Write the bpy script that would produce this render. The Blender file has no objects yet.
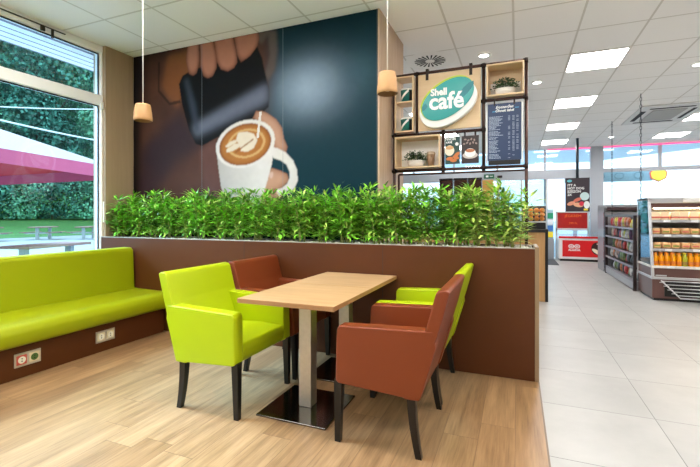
import bpy, bmesh, math, random
import numpy as np
from mathutils import Vector, Matrix
PI = math.pi
scn = bpy.context.scene
COL = scn.collection

# ------------------------------------------------------------------ camera
cam_d = bpy.data.cameras.new('camera')
cam = bpy.data.objects.new('camera', cam_d); COL.objects.link(cam)
cam.location = (0, 0, 1.3)
cam.rotation_euler = (PI/2, 0, 0.386)
cam_d.sensor_width = 36
cam_d.lens = 411/700*36
cam_d.shift_y = -(233.5-216)/700
cam_d.clip_end = 400
scn.camera = cam

# ------------------------------------------------------------------ world, sun, exposure
w = bpy.data.worlds.new('sky'); scn.world = w; w.use_nodes = True
bg = w.node_tree.nodes['Background']
bg.inputs['Color'].default_value = (0.80, 0.91, 1.0, 1)
bg.inputs['Strength'].default_value = 1.6
sun_d = bpy.data.lights.new('sun', 'SUN'); sun_d.energy = 15.0; sun_d.angle = 0.6; sun_d.color = (.50, .70, 1)
sun = bpy.data.objects.new('sun', sun_d); COL.objects.link(sun)
sun.rotation_euler = Vector((.78, .12, -.56)).to_track_quat('-Z', 'Y').to_euler()
scn.view_settings.view_transform = 'Standard'
scn.view_settings.look = 'None'
scn.view_settings.gamma = 1
scn.view_settings.exposure = 0.93
PANEL_POWER = 13.0
scn.cycles.max_bounces = 10
scn.cycles.diffuse_bounces = 5
scn.cycles.transparent_max_bounces = 24
scn.cycles.sample_clamp_indirect = 6

# ------------------------------------------------------------------ materials
def lin(c):
    c = c/255
    return c/12.92 if c <= .04045 else ((c+.055)/1.055)**2.4
def rgb(r, g, b): return (lin(r), lin(g), lin(b), 1)
MATS = {}
class NT:
    def __init__(s, name):
        s.m = bpy.data.materials.new(name); s.m.use_nodes = True
        s.t = s.m.node_tree; s.b = s.t.nodes['Principled BSDF']; s.out = s.t.nodes['Material Output']
    def n(s, typ, **kw):
        nd = s.t.nodes.new(typ)
        for k, v in kw.items():
            if k[0] == '_': setattr(nd, k[1:], v)
            else: nd.inputs[k.replace('0', ' ') if k not in nd.inputs else k].default_value = v
        return nd
    def l(s, a, b): s.t.links.new(a, b)
    def coord(s): return s.n('ShaderNodeTexCoord').outputs['Object']
    def math(s, op, a, b=None, c=None):
        nd = s.t.nodes.new('ShaderNodeMath'); nd.operation = op
        for i, v in enumerate((a, b, c)):
            if v is None: continue
            if isinstance(v, (int, float)): nd.inputs[i].default_value = v
            else: s.l(v, nd.inputs[i])
        return nd.outputs[0]
    def mix(s, f, a, b):
        nd = s.t.nodes.new('ShaderNodeMix'); nd.data_type = 'RGBA'
        for i, v in ((0, f), (6, a), (7, b)):
            if isinstance(v, (int, float, tuple)): nd.inputs[i].default_value = v
            else: s.l(v, nd.inputs[i])
        return nd.outputs[2]
    def noise(s, vec, scale, detail=3, rough=.5):
        nd = s.t.nodes.new('ShaderNodeTexNoise'); nd.inputs['Scale'].default_value = scale
        nd.inputs['Detail'].default_value = detail; nd.inputs['Roughness'].default_value = rough
        s.l(vec, nd.inputs['Vector']); return nd.outputs['Fac']
    def mapping(s, vec, scale):
        nd = s.t.nodes.new('ShaderNodeMapping'); nd.inputs['Scale'].default_value = scale
        s.l(vec, nd.inputs['Vector']); return nd.outputs[0]
    def bump(s, h, strength=.2, dist=.01):
        nd = s.t.nodes.new('ShaderNodeBump'); nd.inputs['Strength'].default_value = strength
        nd.inputs['Distance'].default_value = dist
        s.l(h, nd.inputs['Height']); s.l(nd.outputs[0], s.b.inputs['Normal'])
def M(name, col=None, rough=.5, metal=0, emit=0, var=0, vscale=6, bump=0, bscale=60, coat=0, spec=None, con=1):
    if name in MATS: return MATS[name]
    t = NT(name); b = t.b
    b.inputs['Roughness'].default_value = rough; b.inputs['Metallic'].default_value = metal
    if spec is not None: b.inputs['Specular IOR Level'].default_value = spec
    if coat: b.inputs['Coat Weight'].default_value = coat; b.inputs['Coat Roughness'].default_value = .15
    c = rgb(*col)
    co = t.coord()
    f = t.noise(co, vscale, 3)
    v = var if var else .03
    if con != 1:
        f = t.math('MULTIPLY_ADD', f, con, .5-.5*con); f.node.use_clamp = True
    dark = tuple(x*(1-v) for x in c[:3])+(1,); lite = tuple(min(1, x*(1+v)) for x in c[:3])+(1,)
    o = t.mix(f, dark, lite)
    t.l(o, b.inputs['Base Color'])
    if emit:
        t.l(o, b.inputs['Emission Color']); b.inputs['Emission Strength'].default_value = emit
    if bump: t.bump(t.noise(co, bscale, 4), bump)
    MATS[name] = t.m
    return t.m
def wood(name, c1, c2, axis=0, scale=1.0, rough=.45, grain=14):
    if name in MATS: return MATS[name]
    t = NT(name); co = t.coord()
    sc = [grain*scale]*3; sc[axis] = 1.1*scale
    v = t.mapping(co, sc)
    f = t.noise(v, 1.6, 6, .6); g = t.noise(v, 7, 3, .6)
    f = t.math('MULTIPLY_ADD', f, 1.6, -.3); f2 = t.math('MULTIPLY_ADD', g, .5, f); f2 = t.math('SUBTRACT', f2, .25)
    f2.node.use_clamp = True
    t.l(t.mix(f2, rgb(*c1), rgb(*c2)), t.b.inputs['Base Color'])
    t.b.inputs['Roughness'].default_value = rough
    MATS[name] = t.m; return t.m
def glass(name, tint=(.95, .98, 1), refl=.08, rough=.02, alpha=0.0):
    if name in MATS: return MATS[name]
    t = NT(name); t.t.nodes.remove(t.b)
    tr = t.n('ShaderNodeBsdfTransparent'); tr.inputs[0].default_value = tint+(1,)
    gl = t.n('ShaderNodeBsdfGlossy'); gl.inputs['Roughness'].default_value = rough; gl.inputs[0].default_value = (1, 1, 1, 1)
    fr = t.n('ShaderNodeFresnel'); fr.inputs[0].default_value = 1.35
    mx = t.n('ShaderNodeMixShader')
    f = t.math('ADD', fr.outputs[0], refl-.02)
    t.l(f, mx.inputs[0]); t.l(tr.outputs[0], mx.inputs[1]); t.l(gl.outputs[0], mx.inputs[2])
    t.l(mx.outputs[0], t.out.inputs[0]); MATS[name] = t.m; return t.m

# floor planks: running along Y
def mat_planks():
    t = NT('oak_floor_planks'); co = t.coord()
    sx = t.n('ShaderNodeSeparateXYZ'); t.l(co, sx.inputs[0]); X, Y = sx.outputs[0], sx.outputs[1]
    PW, PL = .2, 1.22
    u = t.math('DIVIDE', t.math('ADD', X, 10.01), PW); iu = t.math('FLOOR', u)
    wn = t.n('ShaderNodeTexWhiteNoise', _noise_dimensions='1D'); t.l(iu, wn.inputs['W'])
    v = t.math('ADD', t.math('DIVIDE', t.math('ADD', Y, 20.), PL), wn.outputs['Value']); iv = t.math('FLOOR', v)
    cb = t.n('ShaderNodeCombineXYZ'); t.l(iu, cb.inputs[0]); t.l(iv, cb.inputs[1])
    w2 = t.n('ShaderNodeTexWhiteNoise', _noise_dimensions='3D'); t.l(cb.outputs[0], w2.inputs['Vector'])
    rnd = w2.outputs['Value']
    # grain, offset per plank
    off = t.math('MULTIPLY', rnd, 37.)
    cv = t.n('ShaderNodeCombineXYZ'); t.l(t.math('MULTIPLY', X, 15.), cv.inputs[0]); t.l(t.math('MULTIPLY', Y, 1.1), cv.inputs[1]); t.l(off, cv.inputs[2])
    g = t.noise(cv.outputs[0], 1.3, 6, .62)
    cv2 = t.n('ShaderNodeCombineXYZ'); t.l(t.math('MULTIPLY', X, 70.), cv2.inputs[0]); t.l(t.math('MULTIPLY', Y, 3.), cv2.inputs[1]); t.l(off, cv2.inputs[2])
    g2 = t.noise(cv2.outputs[0], 1.5, 4, .6)
    f = t.math('MULTIPLY_ADD', g, 1.8, -.42); f = t.math('ADD', f, t.math('MULTIPLY_ADD', g2, .9, -.42))
    f.node.use_clamp = True
    base = t.mix(f, rgb(122, 92, 60), rgb(186, 150, 108))
    tone = t.mix(rnd, rgb(222, 214, 206), rgb(255, 255, 255))
    mm = t.t.nodes.new('ShaderNodeMix'); mm.data_type = 'RGBA'; mm.blend_type = 'MULTIPLY'; mm.inputs[0].default_value = 1
    t.l(base, mm.inputs[6]); t.l(tone, mm.inputs[7])
    # joints
    fu = t.math('FRACT', u); du = t.math('MINIMUM', fu, t.math('SUBTRACT', 1., fu)); ju = t.math('LESS_THAN', du, .009)
    fv = t.math('FRACT', v); dv = t.math('MINIMUM', fv, t.math('SUBTRACT', 1., fv)); jv = t.math('LESS_THAN', dv, .0017)
    j = t.math('MAXIMUM', ju, jv)
    jm = t.math('MULTIPLY', j, .55)
    t.l(t.mix(jm, mm.outputs[2], rgb(92, 66, 44)), t.b.inputs['Base Color'])
    t.b.inputs['Roughness'].default_value = .28
    t.bump(t.math('SUBTRACT', f, j), .12, .003)
    return t.m
def mat_tiles():
    t = NT('pale_floor_tiles'); co = t.coord()
    sx = t.n('ShaderNodeSeparateXYZ'); t.l(co, sx.inputs[0]); X, Y = sx.outputs[0], sx.outputs[1]
    u = t.math('DIVIDE', t.math('ADD', X, 66.-.159), .66); v = t.math('DIVIDE', t.math('ADD', Y, 70.-2.47), .70)
    iu = t.math('FLOOR', u); iv = t.math('FLOOR', v)
    cb = t.n('ShaderNodeCombineXYZ'); t.l(iu, cb.inputs[0]); t.l(iv, cb.inputs[1])
    w2 = t.n('ShaderNodeTexWhiteNoise', _noise_dimensions='3D'); t.l(cb.outputs[0], w2.inputs['Vector'])
    n = t.noise(co, 2.2, 6, .62)
    f = t.math('ADD', t.math('MULTIPLY_ADD', n, 1.5, -.4), t.math('MULTIPLY_ADD', w2.outputs['Value'], .3, -.15)); f.node.use_clamp = True
    base = t.mix(f, rgb(160, 160, 156), rgb(182, 182, 177))
    fu = t.math('FRACT', u); du = t.math('MULTIPLY', t.math('MINIMUM', fu, t.math('SUBTRACT', 1., fu)), .66)
    fv = t.math('FRACT', v); dv = t.math('MULTIPLY', t.math('MINIMUM', fv, t.math('SUBTRACT', 1., fv)), .70)
    j = t.math('LESS_THAN', t.math('MINIMUM', du, dv), .0022)
    t.l(t.mix(t.math('MULTIPLY', j, .9), base, rgb(84, 84, 82)), t.b.inputs['Base Color'])
    t.b.inputs['Roughness'].default_value = .38
    return t.m
def mat_ceiling():
    t = NT('ceiling_tiles'); co = t.coord()
    sx = t.n('ShaderNodeSeparateXYZ'); t.l(co, sx.inputs[0]); X, Y = sx.outputs[0], sx.outputs[1]
    u = t.math('DIVIDE', t.math('ADD', X, 67.56+4.091), .6756); v = t.math('DIVIDE', t.math('ADD', Y, 73.1-3.816), .731)
    fu = t.math('FRACT', u); du = t.math('MULTIPLY', t.math('MINIMUM', fu, t.math('SUBTRACT', 1., fu)), .6756)
    fv = t.math('FRACT', v); dv = t.math('MULTIPLY', t.math('MINIMUM', fv, t.math('SUBTRACT', 1., fv)), .731)
    d = t.math('MINIMUM', du, dv)
    j = t.math('LESS_THAN', d, .011)
    n = t.noise(co, 220, 2)
    base = t.mix(n, rgb(242, 241, 238), rgb(250, 249, 246))
    t.l(t.mix(j, base, rgb(214, 211, 204)), t.b.inputs['Base Color'])
    t.b.inputs['Roughness'].default_value = .85
    t.bump(t.math('MINIMUM', t.math('MULTIPLY', d, 50.), 1.), .25, .004)
    return t.m

# ------------------------------------------------------------------ mesh helpers
class MB:
    def __init__(s): s.bm = bmesh.new()
    def _xf(s, vs, M4):
        if M4 is not None: bmesh.ops.transform(s.bm, matrix=M4, verts=vs)
        return vs
    def box(s, x0, x1, y0, y1, z0, z1, bev=0, seg=2, mi=0, xf=None):
        r = bmesh.ops.create_cube(s.bm, size=1)['verts']
        for v in r: v.co = Vector(((x0+x1)/2+v.co.x*(x1-x0), (y0+y1)/2+v.co.y*(y1-y0), (z0+z1)/2+v.co.z*(z1-z0)))
        fs = list({f for v in r for f in v.link_faces})
        if bev:
            es = list({e for v in r for e in v.link_edges})
            o = bmesh.ops.bevel(s.bm, geom=es, offset=bev, segments=seg, affect='EDGES', profile=.6)
            fs = list({f for f in o['faces']} | {f for v in o['verts'] for f in v.link_faces}); r = list({v for f in fs for v in f.verts})
        for f in fs: f.material_index = mi
        return s._xf(r, xf) and s or s
    def prism(s, pts, a0, a1, plane='xz', bev=0, seg=2, mi=0, xf=None):
        def mk(p, a):
            return {'xz': (p[0], a, p[1]), 'yz': (a, p[0], p[1]), 'xy': (p[0], p[1], a)}[plane]
        A = [s.bm.verts.new(mk(p, a0)) for p in pts]; B = [s.bm.verts.new(mk(p, a1)) for p in pts]
        fs = [s.bm.faces.new(A), s.bm.faces.new(B[::-1])]
        n = len(pts)
        for i in range(n): fs.append(s.bm.faces.new((A[i], B[i], B[(i+1) % n], A[(i+1) % n])))
        vs = A+B
        bmesh.ops.recalc_face_normals(s.bm, faces=fs)
        if bev:
            es = list({e for f in fs for e in f.edges})
            o = bmesh.ops.bevel(s.bm, geom=es, offset=bev, segments=seg, affect='EDGES', profile=.6, clamp_overlap=True)
            fs = list(set(o['faces']) | {f for v in o['verts'] for f in v.link_faces}); vs = list({v for f in fs for v in f.verts})
        for f in fs: f.material_index = mi
        s._xf(vs, xf); return s
    def cyl(s, p0, p1, r0, r1=None, n=16, mi=0, cap=True):
        r1 = r0 if r1 is None else r1
        p0, p1 = Vector(p0), Vector(p1); d = (p1-p0).normalized()
        a = d.orthogonal().normalized(); b = d.cross(a)
        A = [s.bm.verts.new(p0+(a*math.cos(2*PI*i/n)+b*math.sin(2*PI*i/n))*r0) for i in range(n)]
        B = [s.bm.verts.new(p1+(a*math.cos(2*PI*i/n)+b*math.sin(2*PI*i/n))*r1) for i in range(n)]
        for i in range(n):
            f = s.bm.faces.new((A[i], A[(i+1) % n], B[(i+1) % n], B[i])); f.material_index = mi; f.smooth = True
        if cap:
            for L in (A[::-1], B): f = s.bm.faces.new(L); f.material_index = mi
        return s
    def lathe(s, prof, c=(0, 0, 0), n=24, mi=0):
        rings = []
        for r, z in prof:
            if r < 1e-5: rings.append([s.bm.verts.new((c[0], c[1], c[2]+z))])
            else: rings.append([s.bm.verts.new((c[0]+r*math.cos(2*PI*i/n), c[1]+r*math.sin(2*PI*i/n), c[2]+z)) for i in range(n)])
        for A, B in zip(rings, rings[1:]):
            for i in range(n):
                j = (i+1) % n
                if len(A) == 1 and len(B) == 1: continue
                q = (A[0], B[j], B[i]) if len(A) == 1 else ((A[i], A[j], B[0]) if len(B) == 1 else (A[i], A[j], B[j], B[i]))
                f = s.bm.faces.new(q); f.material_index = mi; f.smooth = True
        return s
    def tube(s, pts, r, n=8, mi=0):
        pts = [Vector(p) for p in pts]; rings = []
        a = None
        for i, p in enumerate(pts):
            d = (pts[min(i+1, len(pts)-1)]-pts[max(i-1, 0)]).normalized()
            if a is None: a = d.orthogonal().normalized()
            else: a = (a-d*a.dot(d)).normalized()
            b = d.cross(a); rr = r[i] if isinstance(r, (list, tuple)) else r
            rings.append([s.bm.verts.new(p+(a*math.cos(2*PI*k/n)+b*math.sin(2*PI*k/n))*rr) for k in range(n)])
        for A, B in zip(rings, rings[1:]):
            for k in range(n):
                f = s.bm.faces.new((A[k], A[(k+1) % n], B[(k+1) % n], B[k])); f.smooth = True; f.material_index = mi
        s.bm.faces.new(rings[0][::-1]).material_index = mi; s.bm.faces.new(rings[-1]).material_index = mi
        return s
    def build(s, name, mats, parent=None, smooth=False, loc=None):
        me = bpy.data.meshes.new(name); s.bm.normal_update(); s.bm.to_mesh(me); s.bm.free()
        for m in (mats if isinstance(mats, (list, tuple)) else [mats]): me.materials.append(m)
        if smooth:
            for p in me.polygons: p.use_smooth = True
            try: me.set_sharp_from_angle(angle=math.radians(smooth if smooth > 1 else 35))
            except Exception: pass
        o = bpy.data.objects.new(name, me); COL.objects.link(o)
        if parent is not None: o.parent = parent
        if loc is not None: o.location = loc
        return o
def thing(name, label, cat, loc=(0, 0, 0), rz=0, group=None):
    o = bpy.data.objects.new(name, None); COL.objects.link(o); o.empty_display_size = .1
    o.location = loc; o.rotation_euler = (0, 0, rz); o['label'] = label; o['category'] = cat
    if group: o['group'] = group
    return o
def tag(o, label, cat, group=None, kind=None):
    o['label'] = label; o['category'] = cat
    if group: o['group'] = group
    if kind: o['kind'] = kind
    return o
def struct(o): o['kind'] = 'structure'; return o
def dup(root, loc=None, rz=None, label=None, group=None, scale=None):
    r = root.copy(); COL.objects.link(r)
    if loc is not None: r.location = loc
    if rz is not None: r.rotation_euler = (0, 0, rz)
    if scale is not None: r.scale = scale
    if label: r['label'] = label
    if group: r['group'] = group
    for ch in list(root.children):
        c = ch.copy(); COL.objects.link(c); c.parent = r
        for g in list(ch.children):
            d = g.copy(); COL.objects.link(d); d.parent = c
    return r
def text(name, body, size, mat, loc, rot=(PI/2, 0, 0), parent=None, bold=0, depth=.001, align='CENTER', shear=0, sx=1):
    cu = bpy.data.curves.new(name, 'FONT'); cu.body = body; cu.size = size; cu.align_x = align; cu.align_y = 'CENTER'
    cu.offset = bold; cu.extrude = depth; cu.shear = shear; cu.resolution_u = 3
    tmp = bpy.data.objects.new(name+'_tmp', cu); COL.objects.link(tmp)
    bpy.context.view_layer.update()
    me = bpy.data.meshes.new_from_object(tmp); bpy.data.objects.remove(tmp); me.name = name
    me.materials.clear(); me.materials.append(mat)
    o = bpy.data.objects.new(name, me); COL.objects.link(o)
    o.location = loc; o.rotation_euler = rot; o.scale = (sx, 1, 1)
    if parent is not None: o.parent = parent
    return o
def ellipse(cx, cz, a, b, tilt=0, n=48, e=1.0):
    t = math.radians(tilt); out = []
    for i in range(n):
        q = 2*PI*i/n; c, s = math.cos(q), math.sin(q)
        x = a*math.copysign(abs(c)**e, c); z = b*math.copysign(abs(s)**e, s)
        out.append((cx+x*math.cos(t)-z*math.sin(t), cz+x*math.sin(t)+z*math.cos(t)))
    return out

white_frame = M('cream_window_frame', (240, 240, 236), .4)
alu = M('pale_aluminium', (206, 208, 210), .35, .3)
brown = M('dark_brown_laminate', (84, 44, 17), .42, var=.06, spec=.3)
black = M('black_metal', (16, 15, 15), .35)

# ================================================================== SETTING
WX, YM, CH = -4.77, 3.957, 3.40
GY = 14.4
MB().box(WX-.1, .159, -3.5, YM, -.1, 0).build('floor_wood', mat_planks())
struct(bpy.data.objects['floor_wood']).name = 'floor'
f2 = struct(MB().box(.159, 9, -3.5, GY+.1, -.1, 0).build('floor', mat_tiles()))
f3 = struct(MB().box(WX-.1, .159, YM, GY+.1, -.1, 0).build('floor', f2.data.materials[0]))
struct(MB().box(.153, .163, -3.5, 3.53, -.005, .0015).build('trim_1', M('floor_joint_strip', (120, 104, 84), .4, .3)))
struct(MB().box(WX-.3, 9.1, -3.6, GY+.1, CH, CH+.15).build('ceiling', mat_ceiling()))
plaster = M('white_plaster', (226, 223, 216), .8, bump=.05, bscale=90)
struct(MB().box(WX-.3, 9.1, -3.6, -3.5, 0, CH).build('wall_rear', plaster))
struct(MB().box(9, 9.1, -3.5, GY, 0, CH).build('wall_right', plaster))
struct(MB().box(WX-.2, WX, YM, GY, 0, CH).build('wall_left', plaster))
struct(MB().box(WX-.2, WX, -3.5, 3.6, 0, .72).box(WX-.2, WX, -3.5, -3.1, .72, CH).build('wall_left_sill', plaster))
bpy.data.objects['wall_left_sill'].name = 'wall_left'
# mural wall: boxed slab, wood panelled right end
wb = struct(MB().box(WX, -1.31, YM+.012, 4.88, 0, CH).build('wall_back', plaster))
struct(MB().box(-1.31, -1.288, YM, 4.9, 0, CH-.002).build('trim_2', wood('ash_panel', (176, 146, 118), (206, 178, 150), 2, 1, .5)))
# corner pillar
pil = MB().box(-4.77, -4.70, 3.56, YM, 0, CH-.001).box(-4.97, -4.77, 3.60, YM, 0, CH-.001)
struct(pil.build('trim_3', wood('tan_pillar_laminate', (152, 128, 98), (166, 142, 112), 2, .7, .5, 20)))

# window on the left
pane = glass('window_pane', (.82, .93, .95), .03)
win = struct(thing('window_1', '', '')); del win['label'], win['category']
fr = MB()
y0, y1 = -3.1, 3.6
fr.box(WX-.10, WX+.02, y0, y1, 3.31, 3.40, .006, 1)          # head
fr.box(WX-.10, WX+.02, y0, y1, 2.665, 2.79, .006, 1)         # transom
fr.box(WX-.10, WX+.02, y0, y1, .70, .80, .006, 1)            # bottom rail
for yy in (3.57,):
    fr.box(WX-.10, WX+.015, yy-.028, yy+.03, .72, 3.40, .006, 1)
for yy in (1.35, -.9):
    fr.box(WX-.10, WX+.02, yy-.06, yy+.06, .72, 3.40, .006, 1)
fr.build('window_frame', white_frame, win)
bd = MB()
for a, b, c, d in ((3.31, 2.79, -.84, 3.50), (2.665, .80, -.84, 3.54)):
    for ya, yb in ((1.41, 3.54), (-.84, 1.29)):
        bd.box(WX-.035, WX-.022, ya, yb, a-.014, a); bd.box(WX-.035, WX-.022, ya, yb, b, b+.012)
        bd.box(WX-.035, WX-.022, ya, ya+.012, b, a); bd.box(WX-.035, WX-.022, yb-.012, yb, b, a)
bd.build('glazing_gasket', M('black_rubber', (14, 16, 20), .5), win)
for k, (ya, yb) in enumerate(((1.41, 3.54), (-.84, 1.29), (-3.1, -.96))):
    for a, b in ((2.79, 3.31), (.80, 2.665)):
        MB().box(WX-.033, WX-.027, ya+.012, yb-.012, b and a+.012, b-.014).build('window_pane', pane, win)
lk = MB().box(WX+.02, WX+.035, 1.9, 3.1, 3.352, 3.36).box(WX+.02, WX+.04, 2.84, 2.88, 3.30, 3.35).box(WX+.02, WX+.04, 2.95, 2.97, 3.26, 3.35)
lk.build('window_latch', M('dark_steel', (60, 54, 48), .4, .6), win)
MB().box(WX+.025, WX+.045, 3.52, 3.55, 2.62, 2.70).box(WX+.025, WX+.045, 3.555, 3.585, 1.22, 1.48, .004, 1).build('window_handle', white_frame, win)

# glass front at the far end
fw = struct(thing('window_2', '', '')); del fw['label'], fw['category']
FR = MB()
FR.box(WX, 2.06, GY-.12, GY+.04, 2.46, 2.74)                  # header box over the sliding door
FR.box(2.40, 9, GY-.03, GY+.03, 2.62, 2.73)                   # transom on the right
FR.box(2.06, 2.40, GY-.14, GY+.04, 0, CH-.001)                # column
for xx in (-3.4, -2.0, -.6, .82):
    FR.box(xx-.03, xx+.03, GY-.03, GY+.03, 0, CH-.001)
for xx in (3.83, 5.5, 7.2):
    FR.box(xx-.04, xx+.04, GY-.04, GY+.03, 2.7, CH-.001)
for xx in (5.5, 7.2): FR.box(xx-.03, xx+.03, GY-.03, GY+.03, 0, 2.7)
FR.box(2.40, 9, GY-.03, GY+.03, 0, .12)
FR.build('window_frame', M('grey_white_frame', (172, 178, 186), .4), fw)
gp = glass('shop_front_pane', (.80, .90, .94), .03)
for x0, x1 in ((WX, 2.06), (2.40, 9)):
    MB().box(x0, x1, GY-.005, GY+.005, 0.02, CH-.002).build('window_pane', gp, fw)
MB().box(2.40, 9, GY-.10, GY-.06, 3.355, 3.385).box(.9, 2.06, GY-.10, GY-.06, 3.355, 3.385).build('pink_light_line', M('pink_lit_strip', (255, 70, 130), .5, emit=.9), fw)
dr = struct(thing('door_1', '', '')); del dr['label'], dr['category']
MB().box(.84, .90, GY-.09, GY-.04, 0, 2.46).box(-.58, -.52, GY-.09, GY-.04, 0, 2.46).box(.10, .16, GY-.09, GY-.04, 0, 2.46).box(-.52, .84, GY-.09, GY-.04, 0, .1).build('door_frame', alu, dr)
MB().box(-.52, .84, GY-.07, GY-.06, .1, 2.46).build('door_pane', gp, dr)

# ceiling light panels
panel_m = M('lit_panel_diffuser', (255, 248, 246), .5, emit=PANEL_POWER)
pf_m = M('panel_frame_white', (235, 235, 232), .5)
def light_panel(i, j, label):
    x, y = -4.091+.6756*i, 3.816+.731*j
    t = thing('ceiling_light', label, 'light', (x+.338, y+.365, CH), 0, 'square ceiling light panels')
    MB().box(-.315, .315, -.34, .34, -.012, -.006).build('diffuser', panel_m, t)
    m = MB()
    for a in ((-.333, .333, -.36, -.34), (-.333, .333, .34, .36), (-.333, -.315, -.34, .34), (.315, .333, -.34, .34)): m.box(*a, -.014, -.001)
    m.build('frame', pf_m, t)
light_panel(7, 3, 'square lit ceiling panel, the largest and nearest of those in view')
light_panel(7, 6, 'square lit ceiling panel, second from the front, right of the café sign')
light_panel(7, 9, 'square lit ceiling panel, third in the row running away over the tiled floor')
light_panel(7, 12, 'square lit ceiling panel farthest back in the row nearest the café sign')
light_panel(11, 9, 'square lit ceiling panel cut by the right edge beside the air conditioning cassette')
light_panel(11, 12, 'square lit ceiling panel behind the air conditioning cassette near the shop front')
for i, j in ((7, 0), (7, -3), (7, -6), (11, 6), (11, 3), (11, 0), (11, -3), (11, -6), (3, -3), (5, -3), (1, -3), (3, -6), (5, -6), (1, -6), (-1, -6), (3, 6), (3, 9), (3, 12), (15, 9), (15, 12), (15, 6), (15, 3), (0, -4)):  # unseen panels continue the grid; extra ones over the seating added to brighten it
    light_panel(i, j, 'unseen square lit ceiling panel, assumed for the room light')
dl = M('lit_downlight', (255, 250, 240), .5, emit=14)
for (x, y, lab) in ((-.40, 5.62, 'round ceiling downlight directly above the plant box of the shelf frame'), (.29, 7.07, 'small round ceiling downlight right of the shelf frame corner'), (2.316, 7.07, 'round ceiling downlight at the right edge above the hanging chain'), (2.314, 12.7, 'tiny round ceiling downlight in front of the shop front column')):
    t = thing('downlight', lab, 'light', (x, y, CH), 0, 'round recessed downlights')
    MB().lathe([(0, -.012), (.055, -.012)]).build('lamp', dl, t)
    MB().lathe([(.055, -.008), (.06, -.016), (.085, -.012), (.088, -.001)]).build('trim_ring', pf_m, t)

# swirl air diffuser
t = thing('air_diffuser', 'round swirl air vent with dark slots in the ceiling above the café sign', 'vent', (-1.09, 5.56, CH))
MB().lathe([(0, -.004), (.33, -.004)], n=40).build('plate', M('vent_white', (244, 243, 239), .7), t)
for rr in (.30, .24):
    pass
m = MB()
for k in range(20):
    a = 2*PI*k/20; ca, sa = math.cos(a), math.sin(a)
    p = [(.06, -.002), (.20, -.016), (.21, .006), (.07, .006)]
    vs = [m.bm.verts.new((q[0]*ca-q[1]*sa, q[0]*sa+q[1]*ca, -.009)) for q in p]
    m.bm.faces.new(vs[::-1])
    vs = [m.bm.verts.new((q[0]*ca-q[1]*sa, q[0]*sa+q[1]*ca, -.0045)) for q in p]
    m.bm.faces.new(vs)
m.build('slot', M('vent_slot_black', (20, 20, 20), .8), t)
# AC cassette
t = thing('ceiling_air_conditioner', 'square air conditioning cassette with dark slots in the ceiling, right', 'air conditioner', (2.75, 10.2, CH))
MB().box(-.55, .55, -.85, .85, -.03, -.001, .01, 1).build('panel', M('cassette_white', (226, 224, 220), .5), t)
MB().box(-.28, .28, -.5, .5, -.045, -.03, .005, 1).build('grille', M('cassette_grille', (176, 172, 166), .6), t)
for a in ((-.36, .36, -.66, -.60), (-.36, .36, .62, .68), (-.46, -.38, -.45, .45), (.38, .44, -.45, .45)): MB().box(*a, -.036, -.03).build('air_slot', M('slot_brown_black', (34, 26, 22), .7), t)

# ================================================================== CAFÉ FURNITURE
# planter partition
t = thing('planter', 'long dark brown planter partition filled with green plants', 'planter', (0, 3.53, 0))
MB().box(-4.74, .130, 0, .03, 0, 1.04, .002, 1).box(-4.74, .130, .40, .425, 0, 1.04, .002, 1).box(-4.74, -4.71, .03, .40, 0, 1.04).box(-4.71, .13, .03, .40, .88, .93).build('body', brown, t)
MB().box(.130, .160, -.002, .425, 0, 1.055, .002, 1).build('end_panel', M('brushed_edge_strip', (150, 128, 100), .35, .4), t)
MB().box(-4.74, .130, -.001, .006, 1.04, 1.048).box(-4.74, .130, .419, .425, 1.04, 1.048).build('rim', M('rim_steel', (190, 186, 176), .4, .5), t)
MB().box(-2.62, -2.616, -.0015, .001, 0, 1.04).box(-1.12, -1.116, -.0015, .001, 0, 1.04).build('panel_joint', M('joint_dark', (48, 28, 20), .6), t)
rnd = random.Random(3)
m = MB()
for k in range(2600):
    x, y = rnd.uniform(-4.69, .115), rnd.uniform(.045, .385)
    r = rnd.uniform(.008, .016)
    q = bmesh.ops.create_icosphere(m.bm, subdivisions=1, radius=r)['verts']
    bmesh.ops.transform(m.bm, matrix=Matrix.Translation((x, y+3.53, 1.028+rnd.uniform(-.006, .010))) @ Matrix.Diagonal((1, 1.1, .7, 1)), verts=q)
m.box(-4.70, .125, 3.565, 3.925, .935, 1.025)
tag(m.build('pebbles', M('white_gravel', (214, 210, 198), .7, var=.2, vscale=60), smooth=True), 'white gravel covering the soil of the long planter', 'gravel', kind='stuff')

# plants
leafA = M('bamboo_leaf', (122, 190, 52), .42, var=.7, vscale=9, con=3)
leafB = M('bamboo_leaf_yellow', (180, 206, 96), .5, var=.35, vscale=5)
stemm = M('bamboo_stem', (150, 156, 84), .5, var=.2)
def leaf(bm, p, d, up, L, W, mi=0):
    d = d.normalized(); s = d.cross(up)
    if s.length < .05: s = d.orthogonal()
    s.normalize(); n = s.cross(d)
    P = []
    for tt, ww in ((0, .12), (.3, 1), (.65, .75), (1, 0)):
        c = p+d*L*tt-Vector((0, 0, 1))*L*.28*tt*tt
        P.append((c-s*W*.5*ww+n*W*.12*ww, c+s*W*.5*ww+n*W*.12*ww) if ww > 0 else (c,))
    v = [[bm.verts.new(q) for q in pr] for pr in P]
    for a, b in zip(v, v[1:]):
        f = bm.faces.new((a[0], a[1], b[1], b[0]) if len(b) == 2 else (a[0], a[1], b[0])); f.material_index = mi
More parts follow.
